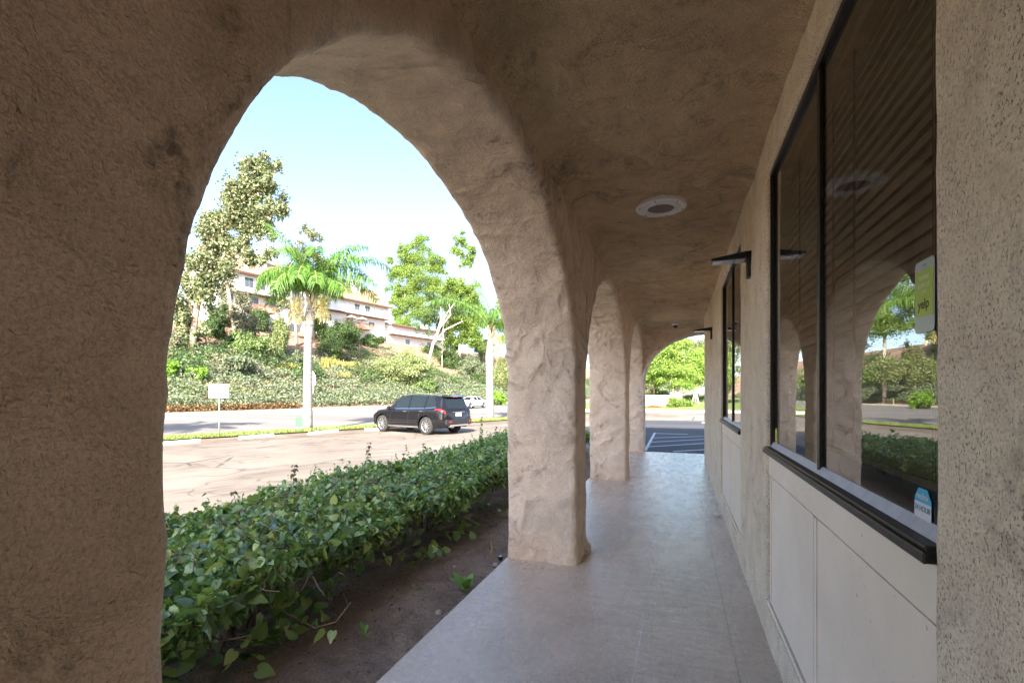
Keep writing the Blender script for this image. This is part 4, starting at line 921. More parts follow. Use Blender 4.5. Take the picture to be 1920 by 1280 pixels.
# ------------------------------------------------------------------ palms
M_PALM = mat_leaf('palm leaflet', (0.045, 0.12, 0.02), (0.12, 0.24, 0.04), (0.21, 0.33, 0.09), 0.3, 0.42)
M_RACHIS = mat_plain('frond rib', (.36, .33, .12), .6); M_FLOWER = mat_leaf('palm blossom', (.62, .52, .22), (.75, .68, .38), None, .2, .7)
def mat_palmtrunk():
    m, nt, b = new_mat('palm trunk'); N = Nodes(nt)
    v = N.mapping((0.4, 0.4, 7.0)); c = N.ramp(N.noise(1.6, 5, .65, v), [(.3, (.11, .095, .085)), (.5, (.24, .22, .20)), (.75, (.31, .29, .27))])
    nt.links.new(c, b.inputs['Base Color']); b.inputs['Roughness'].default_value = .9
    nt.links.new(N.bump(N.noise(3, 4, .6, v), .03), b.inputs['Normal']); return m
M_PTRUNK = mat_palmtrunk(); M_BOOT = mat_plain('palm leaf base', (.52, .46, .34), .8, var=.3, scale=5)
def frond(mb, g, base, az, el, L, droop, rs, lf=.85, n=62):
    p = Vector(base); pts = [p.copy()]; N_ = 14; dirs = []
    for i in range(N_):
        t = i / N_; e = el - droop * t ** 1.25; d = Vector((math.cos(az) * math.cos(e), math.sin(az) * math.cos(e), math.sin(e))); dirs.append(d); p = p + d * (L / N_); pts.append(p.copy())
    dirs.append(dirs[-1])
    mb.tube(pts, [.035 * (1 - .9 * i / N_) + .003 for i in range(N_ + 1)], 5)
    V = []; F = []
    for i in range(n):
        t = .10 + .90 * (i + .3) / n; k = min(int(t * N_), N_ - 1); f = t * N_ - k; c = pts[k].lerp(pts[k + 1], f); d = dirs[k]
        side = d.cross(Vector((0, 0, 1)))
        if side.length < .05: side = Vector((-math.sin(az), math.cos(az), 0))
        side.normalize(); up = side.cross(d).normalized()
        for sg in (1, -1):
            for rep in (0, 1):
                ln = lf * (.45 + .55 * math.sin(math.pi * min(1, .15 + t * .85))) * rs.uniform(.8, 1.1); tl = rs.uniform(-.5, .6)
                dd = (side * sg * rs.uniform(.65, .9) + d * rs.uniform(.25, .6) + up * tl * .8).normalized()
                a = c; b_ = c + dd * ln * .45; e_ = c + dd * ln * .86 + Vector((0, 0, -ln * rs.uniform(.35, .85)))
                wv = dd.cross(up).normalized() if dd.cross(up).length > .05 else d
                w = .020
                o = len(V); V += [a - wv * w * .5, a + wv * w * .5, b_ + wv * w, b_ - wv * w, e_ + wv * .002, e_ - wv * .002]; F += [(o, o + 1, o + 2, o + 3), (o + 3, o + 2, o + 4, o + 5)]
    g.add(np.array([tuple(v) for v in V]), np.array(F))
def palm(name, base, tpts, trad, fr, label, seed, blossoms, grp):
    rs = random.Random(seed); t = empty(name, base); tag(t, label, 'palm tree', grp)
    rel = [Vector(p) - Vector(base) for p in tpts]; m = MB(); pts = []; rad = []
    for i in range(len(rel) - 1):
        for k in range(8): f = k / 8; pts.append(rel[i].lerp(rel[i + 1], f)); rad.append((trad[i] * (1 - f) + trad[i + 1] * f) * (1 + .03 * math.sin(k * 3.1)))
    pts.append(rel[-1]); rad.append(trad[-1]); m.tube(pts, rad, 14); m.build('trunk', M_PTRUNK, t, True)
    crown = Vector(tpts[-1]); bt = MB()
    for k in range(9):
        a = k * 2.4; d = Vector((math.cos(a), math.sin(a), 0)); c0_ = rel[-1] + Vector((0, 0, -.55 + .05 * k)); bt.tube([c0_ + d * .12, c0_ + d * .22 + Vector((0, 0, .25)), c0_ + d * .30 + Vector((0, 0, .62))], [.10, .08, .03], 6)
    bt.build('leaf_bases', M_BOOT, t, True)
    rb_ = MB(); g = Geo()
    for (az, el, L, dr) in fr: frond(rb_, g, crown + Vector((0, 0, rs.uniform(-.1, .15))), az, el, L, dr, rs)
    rb_.v = [tuple(Vector(v) - Vector(base)) for v in rb_.v]; rb_.build('frond_ribs', M_RACHIS, t, True); g.build('fronds', M_PALM, t)
    for (pos, sz_) in blossoms:
        g = Geo(); rq = np.random.default_rng(seed + int(sz_ * 100)); n = 260
        st0 = np.array(pos); tt = rq.random(n); P_ = st0 + np.stack([rq.normal(size=n) * .10 * sz_ * (1 + tt), rq.normal(size=n) * .10 * sz_ * (1 + tt), -tt * 1.1 * sz_], 1)
        dn = rq.normal(size=(n, 3)) * .35; dn[:, 2] -= 1
        g.scatter(np.array([(-.08, 0, 0), (.08, 0, 0), (.05, 1, 0), (-.05, 1, 0)], float), np.array([(0, 1, 2, 3)]), P_, frames(rq.normal(size=(n, 3)), rq, dn), rq.uniform(.15, .32, n)); g.build('blossom', M_FLOWER, t)
def azi(dx, dd):  # camera-frame direction (right, away) -> world azimuth
    v = RT * dx + FW * dd; return math.atan2(v.y, v.x)
pb = on_lot(577, 803); D1 = (pb - Vector((0, 0, CAMZ))).dot(FW); pb.z -= .05
fr1 = [(azi(-1, .2), 1.28, 4.7, .75), (azi(1, .4), 1.18, 5.0, 1.95), (azi(1, -.3), .72, 4.2, 1.5), (azi(1, .9), .85, 4.2, 1.9), (azi(-1, -.4), 1.0, 3.4, 2.6), (azi(-1, .6), 1.1, 3.5, 2.5), (azi(.2, -1), 1.0, 3.6, 2.3), (azi(.5, -1), 1.2, 4.0, 1.9),
       (azi(-.3, -1), .9, 3.2, 2.5), (azi(.1, 1), 1.0, 3.8, 2.0), (azi(.6, .2), 1.4, 4.2, 1.5), (azi(-.5, .1), 1.25, 3.6, 2.2), (azi(1, -.9), .45, 3.8, 1.3), (azi(-1, -1), 1.1, 3.4, 2.5), (azi(.8, 1), 1.2, 4.2, 1.9), (azi(-.1, -.6), 1.3, 3.6, 2.0),
       (azi(.9, -.5), 1.05, 4.4, 1.8), (azi(.4, -.8), .8, 3.6, 2.0), (azi(-.8, .1), .8, 3.0, 2.4)]
palm('queen_palm', pb, [pb, at(577, 700, D1), at(578, 640, D1), at(580, 605, D1), at(582, 575, D1), at(584, 556, D1)], [.24, .21, .20, .25, .20, .13], fr1, 'tall feathery palm with a pale ringed trunk left of the black SUV', 5,
     [(at(556, 556, D1 - .35), 1.1), (at(604, 556, D1 - .3), 1.0)], 'feathery palms along the grass verge')
pb = on_lot(919, 786); D2 = (pb - Vector((0, 0, CAMZ))).dot(FW); pb.z -= .05
fr2 = [(azi(-1, -.2), 1.08, 4.9, 1.55), (azi(-.25, .1), 1.45, 4.0, .5), (azi(.4, .1), 1.3, 4.2, 1.0), (azi(1, .2), 1.0, 4.4, 1.6), (azi(1, -.6), .6, 4.0, 1.6), (azi(-.1, 1), 1.0, 4.0, 1.6), (azi(.2, -1), .9, 3.8, 1.8), (azi(-.8, 1), 1.2, 4.0, 1.4), (azi(.7, 1), .7, 4, 1.7)]
palm('queen_palm', pb, [pb, at(918, 700, D2), at(918, 670, D2), at(920, 640, D2), at(921, 622, D2)], [.27, .25, .29, .22, .14], fr2, 'pale trunked palm with arching fronds half hidden behind the first pier', 8,
     [(at(934, 628, D2 - .3), 1.1)], 'feathery palms along the grass verge')
pb = camxy(-19.6, 16.2); pb = Vector((pb.x, pb.y, lot_z(pb.x, pb.y))); up_ = lambda h: pb + Vector((0, 0, h))
palm('queen_palm', pb, [pb, up_(3), up_(5), up_(5.8), up_(6.4)], [.24, .21, .24, .2, .13], [(a, e, 4.2, d_) for a, e, _, d_ in fr1], 'palm beyond the near pier whose crown shadow lies on the road', 12, [], 'feathery palms along the grass verge')

# ------------------------------------------------------------------ trees, shrubs and ground cover on the hill
M_EUC = mat_leaf('eucalyptus leaf', (.09, .125, .06), (.22, .255, .13), (.38, .32, .19), .25, .5)
M_EUC2 = mat_leaf('grey green leaf', (.09, .11, .065), (.20, .21, .13), (.33, .29, .19), .2, .5)
M_BRIGHT = mat_leaf('bright green leaf', (.09, .16, .03), (.20, .30, .055), (.33, .40, .10), .35, .5)
M_DKG = mat_leaf('dark shrub leaf', (.03, .065, .02), (.07, .125, .035), (.13, .17, .05), .2, .5)
M_MIDG = mat_leaf('mid green shrub leaf', (.08, .14, .04), (.17, .25, .08), (.26, .30, .12), .25, .5)
M_PALEG = mat_leaf('pale green shrub leaf', (.13, .18, .06), (.26, .31, .13), (.36, .33, .17), .25, .5)
M_GREY = mat_leaf('grey ground cover leaf', (.07, .10, .06), (.16, .20, .11), (.26, .27, .16), .2, .5)
M_LIMEG = mat_leaf('lime shrub leaf', (.12, .24, .02), (.22, .38, .05), None, .3, .5)
M_STRAW = mat_leaf('straw grass blade', (.30, .29, .07), (.48, .42, .16), None, .3, .7)
M_BARK = mat_plain('peeling bark', (.36, .26, .19), .9, var=.35, bump=.02, scale=3); M_PALEBARK = mat_plain('pale bark', (.58, .50, .42), .9, var=.25, scale=3)
def tree(name, base, limbs, blobs, mat, bark, label, cat, leaf, dens, seed, grp=None, droop=0.0):
    """limbs: lists of points with end radii; blobs: centre, radii"""
    rq = np.random.default_rng(seed); t = empty(name, base); tag(t, label, cat, grp); m = MB()
    for pts, r0, r1 in limbs:
        rel = [Vector(p) - Vector(base) for p in pts]; n = len(rel); m.tube(rel, [r0 + (r1 - r0) * i / (n - 1) for i in range(n)], 8)
    if limbs: m.build('trunk', bark, t, True)
    g = Geo()
    for c, rad in blobs:
        vol = rad[0] * rad[1] + rad[1] * rad[2] + rad[0] * rad[2]; lf = leaf * (0.5 if cat == 'tree' else 0.6); n = int(dens * 15 * vol / (lf * lf)); n = max(300, min(n, 5200))
        # a blob is itself a handful of smaller clumps so gaps show between them
        k = 10
        for j in range(k):
            dv = rq.normal(size=3); dv /= np.linalg.norm(dv); cc = np.array(c) + dv * np.array(rad) * rq.uniform(.2, 1.0)
            blob(g, cc, np.array(rad) * rq.uniform(.32, .62) * rq.uniform(.75, 1.3, 3), n // k, lf, rq, droop)
    g.build('crown', mat, t); return t
def bl(d, *items):   # (px, py, rx_px, ry_px[, depth shift])
    out = []
    for it in items:
        px, py, rx, ry = it[:4]; rx *= 1.2; ry *= 1.15; dd = d + (it[4] if len(it) > 4 else 0); k = dd / FPX
        out.append((at(px, py, dd), (rx * k, rx * k, ry * k)))
    return out
def dep(p): return (Vector(p) - Vector((0, 0, CAMZ))).dot(FW)
# big eucalyptus
b0 = on_hill(360, 668); d0 = dep(b0)
GR = 1.22
tree('eucalyptus_tree', b0, [([b0 - Vector((0, 0, .5)), at(364, 610, d0), at(376, 540, d0), at(392, 480, d0)], .42, .3), ([at(392, 480, d0), at(430, 420, d0), at(470, 360, d0), at(490, 320, d0)], .3, .1), ([at(376, 540, d0), at(420, 480, d0), at(465, 460, d0)], .22, .08), ([at(366, 600, d0), at(345, 540, d0), at(340, 500, d0)], .22, .08)],
     bl(d0, (478, 315, 26, 28), (505, 340, 28, 30), (460, 360, 34, 34), (515, 375, 20, 26), (430, 405, 36, 34), (480, 405, 34, 28), (410, 450, 34, 36), (452, 448, 26, 28), (380, 500, 34, 36), (420, 500, 20, 26), (355, 560, 30, 40), (385, 545, 24, 36), (345, 610, 22, 30), (470, 485, 24, 18), (505, 470, 14, 12), (365, 620, 18, 18), (400, 425, 26, 26), (440, 375, 24, 24), (525, 400, 14, 14), (395, 470, 26, 24), (370, 530, 24, 24), (345, 585, 20, 26), (480, 345, 26, 22), (490, 430, 22, 20)), M_EUC, M_BARK, 'tallest olive leaved eucalyptus at the left edge of the arch opening', 'tree', .62, 1.1, 1, None, .35)
b0 = on_hill(437, 640); d1 = dep(b0)
tree('eucalyptus_tree', b0, [([b0 - Vector((0, 0, .5)), at(440, 610, d1), at(432, 570, d1), at(426, 530, d1)], .42, .2), ([at(438, 600, d1), at(455, 560, d1)], .2, .08)],
     bl(d1, (428, 505, 14, 22), (420, 545, 14, 26), (455, 560, 16, 20), (448, 595, 22, 22), (470, 610, 20, 26), (425, 590, 16, 22)), M_EUC2, M_BARK, 'slender grey leaved tree with a forked pink trunk in front of the left house', 'tree', .5, .8, 2, None, .3)
b0 = on_hill(557, 650); d1 = dep(b0) + 1
tree('slim_tree', b0, [([b0 - Vector((0, 0, .5)), at(554, 610, d1), at(548, 570, d1), at(540, 540, d1)], .28, .12)], bl(d1, (540, 545, 18, 24), (528, 570, 14, 18), (596, 445, 14, 12, 14), (575, 432, 12, 12, 14), (560, 500, 26, 24, 3), (600, 505, 26, 22, 5), (575, 470, 22, 18, 6), (620, 535, 20, 18, 6), (605, 560, 18, 20, 6)), M_EUC, M_BARK, 'thin dark trunk tree behind the near palm crown', 'tree', .5, .7, 3, None, .3)
# bright green trees behind, to the right
b0 = on_hill(757, 645); d1 = dep(b0)
tree('bright_tree', b0, [([b0 - Vector((0, 0, .4)), at(757, 600, d1), at(760, 540, d1), at(775, 490, d1)], .32, .12)],
     bl(d1, (785, 457, 18, 18), (768, 482, 22, 18), (803, 485, 20, 20), (755, 508, 18, 18), (790, 515, 28, 24), (770, 540, 26, 24), (815, 535, 22, 22), (755, 570, 22, 24), (790, 570, 26, 26), (748, 585, 16, 18), (760, 520, 26, 24), (810, 560, 24, 24), (745, 540, 18, 22), (775, 575, 30, 26), (815, 500, 16, 18), (755, 470, 14, 12), (800, 530, 26, 24), (750, 610, 20, 16), (785, 545, 28, 24), (770, 600, 26, 20), (800, 600, 24, 20), (735, 560, 14, 14), (780, 490, 22, 20), (730, 490, 10, 8), (740, 505, 9, 8), (825, 500, 12, 14)), M_BRIGHT, M_PALEBARK, 'bright yellow green tree with lumpy crown, left of the two on the hill', 'tree', .55, 1.1, 4)
b0 = on_hill(800, 688); d1 = dep(b0)
tree('bare_stem_tree', b0, [([b0 - Vector((0, 0, .4)), at(812, 645, d1), at(824, 615, d1), at(836, 590, d1)], .34, .14), ([at(812, 645, d1), at(835, 618, d1), at(868, 602, d1)], .2, .08), ([at(818, 628, d1), at(828, 595, d1), at(826, 575, d1)], .16, .06), ([at(824, 615, d1), at(845, 590, d1), at(842, 570, d1)], .16, .06), ([at(836, 590, d1), at(855, 565, d1)], .12, .05)],
     bl(d1, (820, 585, 18, 26, 6), (845, 575, 18, 16, 5), (800, 600, 16, 24, 8), (812, 560, 16, 14, 6)), M_DKG, M_PALEBARK, 'leaning pale multi stemmed tree with bare forked branches above the light shrub', 'tree', .5, .6, 5)
b0 = on_hill(862, 692); d1 = dep(b0) + 3
tree('bright_tree', b0, [([b0 - Vector((0, 0, .4)), at(862, 640, d1), at(868, 580, d1), at(868, 500, d1)], .28, .1)],
     bl(d1, (866, 452, 14, 14), (858, 470, 14, 12), (880, 475, 14, 14), (872, 492, 12, 14), (850, 530, 22, 18), (882, 545, 22, 22), (835, 545, 14, 14), (875, 580, 26, 24), (850, 600, 20, 22), (895, 600, 18, 24), (895, 570, 20, 24), (855, 545, 24, 20), (840, 610, 22, 22), (880, 620, 24, 24), (850, 640, 22, 16), (862, 560, 22, 20), (840, 575, 18, 18), (868, 600, 24, 20), (870, 625, 22, 18), (890, 640, 18, 16)), M_BRIGHT, M_PALEBARK, 'bright green tree with a high detached tuft, beside the first pier', 'tree', .5, 1.0, 6)
b0 = on_hill(829, 690); d1 = dep(b0)
tree('sapling', b0, [([b0 - Vector((0, 0, .4)), at(829, 650, d1), at(832, 600, d1)], .10, .05)], bl(d1, (833, 600, 8, 10)), M_EUC2, M_PALEBARK, 'thin straight sapling just right of the forked pale tree', 'tree', .4, .5, 7)
def shrub(px, py, rx, ry, mat, label, leaf=.34, dens=1.1, seed=0, name='shrub', dshift=0.0):
    b0 = on_hill(px, py + ry * .75); d1 = dep(b0) + dshift; k = d1 / FPX; rq = random.Random(seed)
    its = [(px, py, rx * .62, ry * .75)] + [(px + rx * rq.uniform(-.62, .62), py + ry * rq.uniform(-.35, .5), rx * rq.uniform(.3, .5), ry * rq.uniform(.35, .6), rq.uniform(-1.5, 1.5)) for _ in range(6)]
    st_ = [([b0 - Vector((0, 0, .3)), b0 + Vector((rq.uniform(-.4, .4), rq.uniform(-.4, .4), ry * k * .8))], .1, .04) for _ in range(3)]
    return tree(name, b0, st_, bl(d1, *its), mat, M_BARK, label, 'shrub', leaf, dens, 100 + seed)
for k, (px, py, rx, ry, mt, lb) in enumerate([
    (418, 588, 26, 30, M_DKG, 'dark bushy shrub right under the left house end wall'), (512, 590, 30, 34, M_MIDG, 'tall olive shrub left of the near palm skirt'), (590, 610, 24, 34, M_DKG, 'dark tall shrub right behind the near palm trunk'), (690, 612, 22, 16, M_LIMEG, 'small lime shrub under the balcony umbrellas'), (845, 672, 26, 24, M_DKG, 'dark green shrub between the thin sapling and the second palm'), (905, 655, 26, 26, M_MIDG, 'mid green shrub just left of the second palm trunk, high on the bank'), (398, 608, 32, 34, M_DKG, 'dark green rounded shrub at the hilltop below the left house, beside the big eucalyptus trunk'), (470, 650, 34, 34, M_MIDG, 'olive green shrub in the middle of the left slope'),
    (528, 636, 30, 50, M_PALEG, 'tall pale green shrub just left of the near palm trunk'), (490, 600, 24, 26, M_DKG, 'dark shrub under the left house balcony'), (440, 640, 26, 24, M_DKG, 'dark low shrub at the foot of the forked pink trunk'),
    (452, 688, 40, 26, M_GREY, 'grey green spreading shrub above the ivy bank'), (335, 640, 20, 30, M_EUC2, 'grey shrub at the arch edge left of the big trunk'),
    (640, 628, 44, 34, M_DKG, 'large dark green shrub below the right house balcony'), (628, 655, 34, 24, M_MIDG, 'mid green shrub in front of the large dark shrub, right of the near palm'), (735, 618, 42, 22, M_LIMEG, 'low lime green shrub below the white house end wall'), (700, 640, 26, 16, M_DKG, 'small dark mound between the lime shrub and the balcony'),
    (745, 690, 62, 42, M_PALEG, 'big billowing pale green shrub above the black SUV'), (795, 722, 26, 18, M_MIDG, 'rounded green shrub touching the right side of the billowing pale one'), (560, 672, 20, 20, M_GREY, 'small grey shrub left of the palm trunk foot'), (590, 690, 14, 14, M_GREY, 'tiny grey shrub behind the palm trunk'),
    (888, 690, 30, 30, M_GREY, 'dusky grey green shrub left of the second palm trunk'), (935, 700, 22, 40, M_PALEG, 'pale shrub right of the second palm trunk by the pier'), (935, 745, 16, 16, M_LIMEG, 'small lime shrub at the foot of the bank by the pier'), (812, 655, 20, 12, M_MIDG, 'low green shrub under the leaning pale tree'), (318, 690, 26, 20, M_LIMEG, 'yellow green patch shrub at far left on the slope'),
    (370, 700, 22, 12, M_LIMEG, 'flat yellow green shrub right of the far left patch')]):
    shrub(px, py, rx, ry, mt, lb, seed=k)
for k, (px, py, bb, lb) in enumerate([(975, 700, [(965, 560, 30, 34), (985, 600, 34, 30), (950, 610, 28, 30), (975, 640, 34, 24), (1000, 570, 24, 30), (960, 525, 18, 22)], 'broad bright green tree on the bank hidden behind the first pier'), (1040, 715, [(1040, 590, 34, 34), (1060, 630, 36, 30), (1015, 630, 30, 28), (1040, 660, 38, 22), (1075, 590, 26, 30)], 'bushy bright green tree on the bank behind the second arch')]):
    b0 = at(px, py, 92 + 4 * k); b0.z = hill_z(b0.x, b0.y); d1 = dep(b0); tree('bright_tree', b0, [([b0 - Vector((0, 0, .4)), at(px, 650, d1), at(px + 3, 590, d1)], .3, .1)], bl(d1, *bb), M_BRIGHT, M_PALEBARK, lb, 'tree', .5, 1.0, 80 + k)
for k, (px, py, rx, ry, mt, lb) in enumerate([(965, 700, 26, 24, M_PALEG, 'pale spreading shrub on the bank behind the first pier'), (1010, 705, 30, 22, M_MIDG, 'mid green shrub on the bank behind the first pier'), (1060, 712, 28, 18, M_PALEG, 'pale shrub on the bank behind the second arch')]):
    b0 = at(px, py + ry, 88); b0.z = hill_z(b0.x, b0.y); d1 = dep(b0); tree('shrub', b0, [([b0 - Vector((0, 0, .3)), b0 + Vector((0, 0, .8))], .1, .04)], bl(d1, (px, py, rx * .7, ry * .8), (px - rx * .5, py + 4, rx * .5, ry * .6), (px + rx * .5, py + 3, rx * .5, ry * .6)), mt, M_BARK, lb, 'shrub', .36, 1.1, 90 + k)
# straw-coloured ornamental grasses
def tuft(px, py, h, label, seed):
    p = on_hill(px, py); t = empty('ornamental_grass', p); tag(t, label, 'grass clump', 'straw coloured grass clumps on the hill'); rq = np.random.default_rng(seed); n = 420
    P_ = np.array(p)[None] + rq.normal(size=(n, 3)) * np.array((.5, .5, 0)); d = rq.normal(size=(n, 3)) * .5; d[:, 2] = 1.2; g = Geo()
    g.scatter(np.array([(-.035, 0, 0), (.035, 0, 0), (.025, .6, .0), (0, 1, -.15)], float), np.array([(0, 1, 2, 3)]), P_, frames(rq.normal(size=(n, 3)) * np.array((1, 1, .2)), rq, d), rq.uniform(.6, 1.1, n) * h); g.build('blades', M_STRAW, t)
for k, (px, py, h, lb) in enumerate([(616, 690, 1.6, 'largest straw grass clump right of the near palm trunk'), (645, 692, 1.2, 'straw grass clump between the palm and the billowing shrub'), (665, 690, 1.1, 'straw grass clump at the left edge of the billowing shrub'), (640, 708, .9, 'lowest small straw grass clump below the others'), (540, 692, .9, 'small straw grass clump left of the palm trunk')]): tuft(px, py, h, lb, 40 + k)
# ground cover over the lower bank
def cover(name, mat, n, m0, m1, s0, s1, thr, size, seed, rise=.35, inv=False):
    rq = np.random.default_rng(seed); g = Geo(); P_ = []
    while len(P_) < n:
        s_, m_ = rq.uniform(s0, s1), m0 + (m1 - m0) * rq.random() ** 1.15
        p = T12 * float(s_) + N12 * (CURB_N + float(m_)); v = mnoise.noise((p.x * .13, p.y * .13, seed)) + .35 * mnoise.noise((p.x * .4, p.y * .4, seed)) - .75 * sstep(m1 * .55, m1, m_)
        if v > thr:
            hgt = rise * (1 + .8 * mnoise.noise((p.x * .5, p.y * .5, 2))) ; P_.append((p.x, p.y, hill_z(p.x, p.y) + hgt * (1 - rq.random() ** 2 * .9)))
    P_ = np.array(P_); nr = rq.normal(size=P_.shape) * .55; nr[:, 2] += .8; nr += np.array(-N12)[None] * .35
    g.scatter(QL, QF, P_, frames(nr, rq), size * rq.uniform(.6, 1.4, n)); return tag(g.build(name, mat), kind='stuff')
cover('ground_cover', M_GREY, 130000, 2.0, 15, -30, 150, -.55, .25, 3, .75)
cover('ivy', M_MIDG, 30000, 2.5, 20, -30, 150, .05, .24, 9, .5)
cover('scrub', M_DKG, 46000, 9, 36, -25, 150, .10, .26, 21, 1.5)
cover('scrub', M_EUC2, 40000, 9, 36, -25, 150, .06, .26, 33, 1.1)
g = Geo(); rq = np.random.default_rng(77); n = 9000; s_ = rq.uniform(-30, 32, n); m_ = rq.uniform(1.75, 2.3, n)
P_ = np.array([tuple(T12 * float(a) + N12 * (CURB_N + float(b))) for a, b in zip(s_, m_)]); P_[:, 2] = -.33 + rq.random(n) ** .8 * .6
g.scatter(QL, QF, P_, frames(rq.normal(size=(n, 3)) + np.array(-N12)[None], rq), rq.uniform(.1, .28, n)); tag(g.build('dry_undergrowth', mat_leaf('dry undergrowth', (.07, .04, .02), (.20, .12, .06), (.22, .2, .08), .1, .9, .1)), kind='stuff')
cover('dry_grass', M_STRAW, 3500, 4, 22, 0, 70, .18, .3, 15, .25)

# ------------------------------------------------------------------ houses on the hilltop
M_HW = mat_plain('white stucco', (.70, .69, .68), .9, var=.06, scale=1.5); M_HR = mat_plain('tan roof tile', (.36, .22, .14), .9, var=.2, bump=.05, scale=4); M_HT = mat_plain('brown fascia', (.13, .06, .04), .8)
M_HG = mat_plain('house glass', (.10, .12, .15), .1, 0, .7); M_RAIL = mat_plain('red brown railing', (.34, .15, .10), .8, var=.2, scale=5); M_UMB = mat_plain('canvas', (.62, .55, .42), .9)
HZ = 12.2
def local(px, m=37.0):  # point on the hilltop line at distance m behind the kerb, seen at pixel px
    u = (px - 960) / FPX; dr = FW + u * RT; d = (CURB_N + m) / dr.dot(N12); return dr * d
def house(name, px0, px1, label, floors, wins, balcs, eave, ridge, depth=9.0, zb=HZ, m=37.0, cap=True):
    a, b = local(px0, m), local(px1, m); L = (b - a).length; t = empty(name, (a.x, a.y, zb), math.atan2(T12.y, T12.x)); tag(t, label, 'house')
    # local x runs along the front, -y faces the road
    w = MB(); w.box(0, L, 0, depth, -2.5, floors); w.box(-.001, L + .001, -1.1, -.002, floors, eave); w.box(0, L, -.001, depth, floors + .001, eave - .001); w.build('wall', M_HW, t)
    MB().box(-.1, L + .1, -1.15, -.0, floors - .22, floors - .001).build('overhang_trim', M_HT, t)
    r = MB(); o = .6
    v = [(-o, -1.1 - o, eave), (L + o, -1.1 - o, eave), (L + o, depth * .45, ridge), (-o, depth * .45, ridge), (L + o, depth + o, eave), (-o, depth + o, eave)]
    vt = [(x, y, z + .25) for x, y, z in v]
    r.add(v + vt, [(6, 7, 8, 9), (9, 8, 10, 11), (0, 1, 7, 6), (4, 5, 11, 10), (0, 6, 9, 3), (3, 9, 11, 5), (1, 2, 8, 7), (2, 4, 10, 8), (0, 3, 2, 1), (3, 5, 4, 2)]); ro = r.build('roof', M_HR, t)
    MB().box(-o, L + o, -1.1 - o - .06, -1.1 - o, eave - .1, eave + .25).build('fascia', M_HT, ro)
    for gx_ in (0, L): MB().add([(gx_, -1.1, eave), (gx_, depth, eave), (gx_, depth * .45, ridge)], [(0, 1, 2)]).build('gable', M_HW, t)
    if cap:
        MB().box(L * .62, L * .62 + 1.6, 1.5, 2.6, eave, ridge + .9).build('chimney', M_HW, ro)
    for (fx, z0, ww, hh_, fy) in wins:
        x = fx * L; f = MB(); yy = -1.1 if fy else 0.0; f.box(x - .09, x + ww + .09, yy - .06, yy - .003, z0 - .09, z0 + hh_ + .09); fo = f.build('window', M_WHITE, t)
        p = MB()
        for q in (0, 1): p.box(x + q * ww / 2 + .02, x + (q + 1) * ww / 2 - .02, yy - .075, yy - .061, z0, z0 + hh_)
        p.build('pane', M_HG, fo)
    for (fx, z0, ww) in balcs:
        x = fx * L; bo = MB(); bo.box(x, x + ww, -2.2, -.002, z0 - .2, z0); bo = bo.build('balcony', M_RAIL, t)
        rl_ = MB(); rl_.box(x, x + ww, -2.2, -2.14, z0 + .95, z0 + 1.03); n = int(ww / .16)
        for q in range(n + 1): xx = x + q * (ww - .05) / n; rl_.box(xx, xx + .09, -2.19, -2.15, z0 + .001, z0 + .949)
        rl_.build('railing', M_RAIL, bo)
    return t, L
house('townhouse', 408, 540, 'white three storey house with tan roof and railed balcony behind the eucalyptus', 6.0, [(.30, 6.8, 1.5, 1.6, True), (.46, 6.8, 1.6, 1.6, True), (.66, 6.8, 1.5, 1.6, True), (.12, 4.4, 1.0, 1.1, False), (.40, 3.6, 1.8, 2.0, False), (.45, .8, 2.2, 1.4, False), (.75, 3.8, 1.5, 1.5, False)], [(.36, 3.0, 4.2)], 8.9, 13.2)
hr_, Lr = house('townhouse', 575, 722, 'long white house with brown roof and balcony umbrellas right of the near palm', 5.6, [(.52, 6.4, 1.3, 1.2, True), (.66, 6.4, 1.3, 1.2, True), (.16, 6.4, 1.3, 1.2, True), (.76, 3.4, 1.6, 1.1, False), (.46, 3.2, 1.8, 2.1, False), (.2, 3.4, 1.6, 1.3, False)], [(.40, 2.6, 6.5)], 8.0, 12.4)
house('townhouse', 728, 842, 'plain white house partly hidden behind the bright green trees', 2.6, [(.25, .6, 1.4, 1.2, False), (.6, .6, 1.4, 1.2, False)], [], 4.4, 5.6)
for k, (fx, lb) in enumerate(((.46, 'pale canvas umbrella at the left end of the right house balcony'), (.60, 'pale canvas umbrella at the right end of the right house balcony'))):
    a = local(575); pos = Vector((a.x, a.y, HZ)) + T12 * (fx * Lr) - N12 * 1.6 + Vector((0, 0, 2.6)); t = empty('patio_umbrella', pos); tag(t, lb, 'umbrella', 'umbrellas on the right house balcony')
    m = MB(); m.lathe([(1.35, 1.75), (.7, 2.1), (.02, 2.4)], 8); m.build('canopy', M_UMB, t); MB().tube([(0, 0, 0), (0, 0, 2.35)], .03, 6).build('pole', M_BARK, t)

# ------------------------------------------------------------------ planting seen through the end arch
M_ISL = mat_soil('island turf', (.10, .15, .04), (.2, .26, .08), (.34, .30, .16), .4, .05)
structure(grid('lawn', lambda x, y: (x, y, .0 + .06 * mnoise.noise((x * .3, y * .3, 0)) + .03 * (y - 40)), -9, 24, 33, 39.5, 62, 24, M_ISL))
kb = MB(); kb.box(-9, 24, 39.3, 39.5, -.2, .03); structure(kb.build('kerb', M_CONC))
DI = 43.0
p = at(1248, 768, DI); p.z = -.0
ms = empty('monument_sign', p, YAW - .15); tag(ms, 'low pale monument sign wall with small letters, seen through the end arch', 'sign')
kk = DI / FPX
MB().box(-1.75, 1.3, -.15, .15, -.1, 22 * kk).build('wall', mat_plain('pale sign stucco', (.62, .50, .40), .9, var=.05), ms, bevel=.02)
MB().box(-1.8, 1.35, -.2, .2, 22 * kk, 22 * kk + .08).build('coping', M_CONC, ms, bevel=.02)
